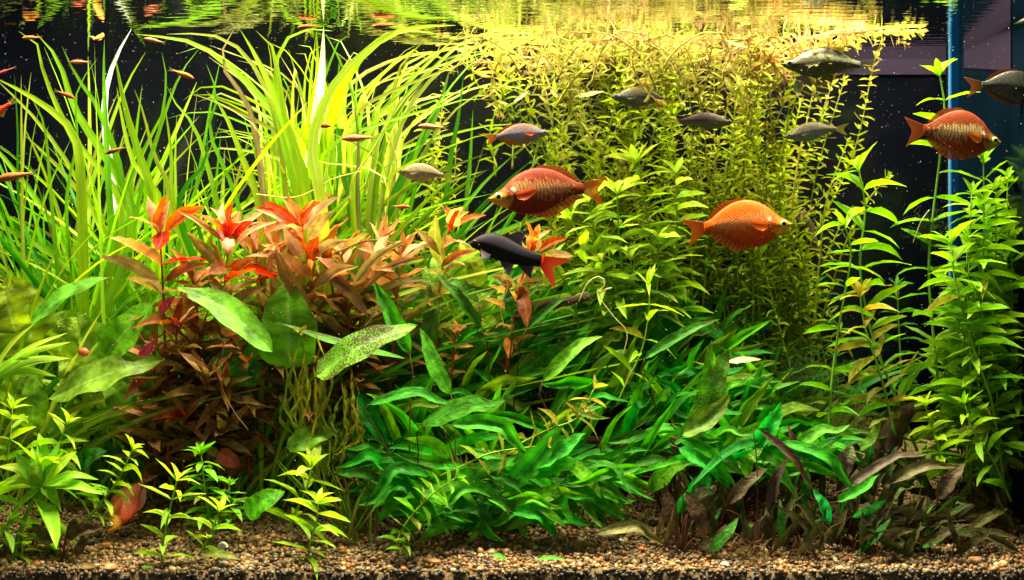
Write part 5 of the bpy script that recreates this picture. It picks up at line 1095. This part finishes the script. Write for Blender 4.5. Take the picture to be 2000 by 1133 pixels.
# algae thread tufts
def threads(px, py, r, y, nn, label, col):
    o = thing('thread_algae', P(px, py, y), label, 'algae'); V, Fc = [], []
    for i in range(nn):
        a0 = R.uniform(0, 6.28); q = P(px+R.gauss(0, r*.4), py+R.gauss(0, r*.4), y+R.uniform(-.02, .02)); pts = [q]; d = Vector((math.cos(a0), R.uniform(-.4, .4), math.sin(a0)))
        for k in range(7):
            d = (d+Vector((R.gauss(0, .35), R.gauss(0, .2), R.gauss(0, .35)))).normalized(); q = q+d*r*.12*SC(y); pts.append(q)
        v, f = tube_data([p-o.location for p in pts], .00035, .00025, 3); n0 = len(V); V += v; Fc += [tuple(j+n0 for j in g_) for g_ in f]
    m = meshobj('threads', V, Fc, M_root, o, col, uv=[(0.1, .5)]*len(V)); m['kind'] = 'stuff'
threads(1570, 760, 70, .22, 420, 'dark green hair algae tuft in the shade right of the mound', (.05, .11, .012))
threads(1660, 830, 50, .2, 260, 'brown green root and algae tuft under the spreading stem', (.16, .15, .03))
threads(1815, 450, 36, .2, 200, 'wispy dark algae clinging to the tallest right hand stem', (.04, .06, .015))
threads(1150, 800, 20, .09, 50, 'pale algae fuzz on the yellow brown sprig', (.34, .34, .06))
threads(1470, 1095, 34, .03, 160, 'brown root fuzz at the foot of the red stalks', (.22, .14, .05))
# fallen leaves on the gravel and the pale dead leaf
for pts, wd, c, y, lab in (([(1420, 708), (1455, 703), (1487, 702)], 17, (.80, .66, .36), .12, 'bleached tan dead leaf lying level at the right of the mound'), ([(1047, 1094), (1075, 1089), (1105, 1094)], 10, (.06, .40, .02), .012, 'fallen green leaf on the open front gravel'), ([(960, 1084), (975, 1086), (990, 1094)], 12, (.06, .38, .02), .014, 'small fallen green leaf left of the longer fallen one'),
   ([(395, 1086), (430, 1082), (470, 1094)], 17, (.26, .34, .04), .015, 'olive fallen leaf under the short bright shoot'), ([(150, 1110), (172, 1118), (190, 1124)], 14, (.30, .18, .05), .01, 'brown scrap of leaf at the front glass'), ([(276, 1119), (287, 1116), (300, 1121)], 9, (.30, .50, .03), .01, 'tiny yellow green leaf scrap at the front glass'), ([(1120, 190), (1145, 186), (1180, 178)], 18, (.40, .42, .18), .22, 'grey green leaf drifting at the left side of the thicket'), ([(1003, 200), (1020, 188), (1034, 176)], 12, (.5, .5, .3), .2, 'pale leaf drifting over the dark gap'), ([(1415, 150), (1425, 168), (1434, 185)], 20, (.60, .58, .12), .2, 'yellow leaf drifting above the grey rainbowfish'), ([(1415, 78), (1440, 88), (1462, 93)], 13, (.50, .56, .08), .16, 'yellow green leaf hanging in the golden mat')):
    q = [P(a, b_, y) for a, b_ in pts]
    for k in q: k.z = max(k.z, ground(k.x, k.y)+.004)
    g = thing('fallen_leaf', q[1], lab, 'leaf'); blade('leaf', g, q, wd*SC(y), 'lance', M_lance_old if c[0] > .25 else M_lance, c, (0, -.7, .8), .1, .03, 8)
# snail shell
V, Fc = [], []
for i in range(60):
    th = i/60*2.4*2*math.pi; rr = .0030*math.exp(-th*.10); ctr = Vector((math.cos(th)*rr*1.7, -th*.00012, math.sin(th)*rr*1.7)); rad = Vector((math.cos(th), 0, math.sin(th))); up = Vector((0, 1, 0))
    for k in range(8):
        a = k/8*2*math.pi; V.append(ctr+(rad*math.cos(a)+up*math.sin(a))*rr*.85)
for i in range(59):
    for k in range(8): Fc.append((i*8+k, i*8+(k+1) % 8, (i+1)*8+(k+1) % 8, (i+1)*8+k))
Fc += [tuple(range(8)), tuple(59*8+k for k in range(8))]
g = meshobj('snail_shell', V, Fc, M_pebble, col=np.tile(np.array([.62, .58, .48]), (len(V), 1))); g.location = P(434, 1068, .03)
tag(g, 'pale coiled snail shell on gravel under the short bright shoot', 'snail shell')
loose('reflection_streak', 'pale reflected light streak built as a tube slanting to the right edge', 'tube', [(1886, 62, .33), (1930, 56, .24), (1970, 47, .17), (2030, 32, .08)], .0030, (.30, .30, .26))  # light streak mirrored in the side pane, added as a solid tube
# specks floating in the water
bv, bf = ico(1); n = 5200
cy = NR.uniform(.01, .38, n); cs = (D+cy)/F
cen = np.stack([(NR.uniform(-20, 2020, n)-1000)*cs, cy, ZC-(NR.uniform(30, 900, n)-566)*cs], 1); sz = NR.choice([.00019, .0003, .0005], n, p=[.70, .27, .03])
v = (bv[None]*sz[:, None, None]*NR.uniform(.6, 1.5, (n, 1, 3))+cen[:, None, :]).reshape(-1, 3)
f = (bf[None]+(np.arange(n)*len(bv))[:, None, None]).reshape(-1, 3)
o = meshobj('floating_specks', v, [tuple(q) for q in f.tolist()], plain('speck', (.85, .85, .80), .6)); o['kind'] = 'stuff'
# ------------------------------------------------------------------ labels that tell alike stems apart
LMK = [(1072, 380, 'deep red rainbowfish'), (1440, 440, 'orange rainbowfish'), (1620, 125, 'large olive silver rainbowfish'), (1258, 195, 'bluish bellied grey rainbowfish'), (1368, 238, 'slim purplish rainbowfish'),
       (1595, 262, 'silver blue rainbowfish'), (1008, 264, 'lilac blue rainbowfish'), (1858, 260, 'high backed red rainbowfish'), (832, 342, 'beige yellow tailed fish'), (1015, 500, 'black shark like fish'), (1925, 700, 'bending bush stem'), (1680, 360, 'spreading right hand stem'),
       (445, 400, 'middle red stem'), (315, 410, 'leftmost red stem'), (430, 620, 'big lance shaped leaf'), (560, 630, 'round bright sword leaf'), (450, 900, 'dull pink leaf'), (265, 990, 'diving orange fish'), (1267, 570, 'pale centre rosette'), (870, 430, 'red tipped stem'), (1955, 560, 'right edge of the glass'), (1200, 60, 'water line'), (1780, 40, 'curving golden shoot')]
PRE = {'yellow thicket stems, middle part': 'yellow thicket stem', 'yellow thicket stems, right part': 'yellow thicket stem', 'yellow thicket stems, left part': 'yellow thicket stem', 'golden shoots floating under the surface': 'golden floating shoot', 'small leaved sprigs beside the ribbon grass': 'small leaved sprig',
       'leafy stems along the right edge': 'leafy bush stem', 'brown leaved stems under the red crowns': 'brown leaved stem', 'dim leafy stems in the back shade': 'dim shaded leafy stem', 'broad leaved stems in the shaded middle': 'broad leaved stem'}
byl = {}
for o in list(S.objects):
    gname = o.get('group')
    if o.parent is None and gname in PRE and o.name in TIPS:
        x, y_ = TIPS[o.name][:2]
        lx, ly, nm = min(LMK, key=lambda q: (q[0]-x)**2+(q[1]-y_)**2)
        dx, dy = x-lx, y_-ly
        rel = 'behind' if abs(dx) < 40 and abs(dy) < 30 else (('left of' if dx < 0 else 'right of') if abs(dx) > abs(dy) else ('above' if dy < 0 else 'below'))
        byl.setdefault('%s with its tip %s the %s' % (PRE[gname], rel, nm), []).append((x, o))
ORD = ['leftmost', 'second from left', 'third from left', 'fourth from left', 'fifth from left', 'sixth from left', 'seventh from left', 'eighth from left', 'ninth from left', 'tenth from left', 'eleventh from left', 'twelfth from left']
for lab, lst in byl.items():
    lst.sort(key=lambda q: q[0]); n = len(lst)
    for i, (x, o) in enumerate(lst):
        o['label'] = lab if n == 1 else lab+', '+('rightmost' if i == n-1 else ('middle one' if n == 3 and i == 1 else ORD[min(i, 11)]))
# parts whose parent is another part keep their place
bpy.context.view_layer.update()
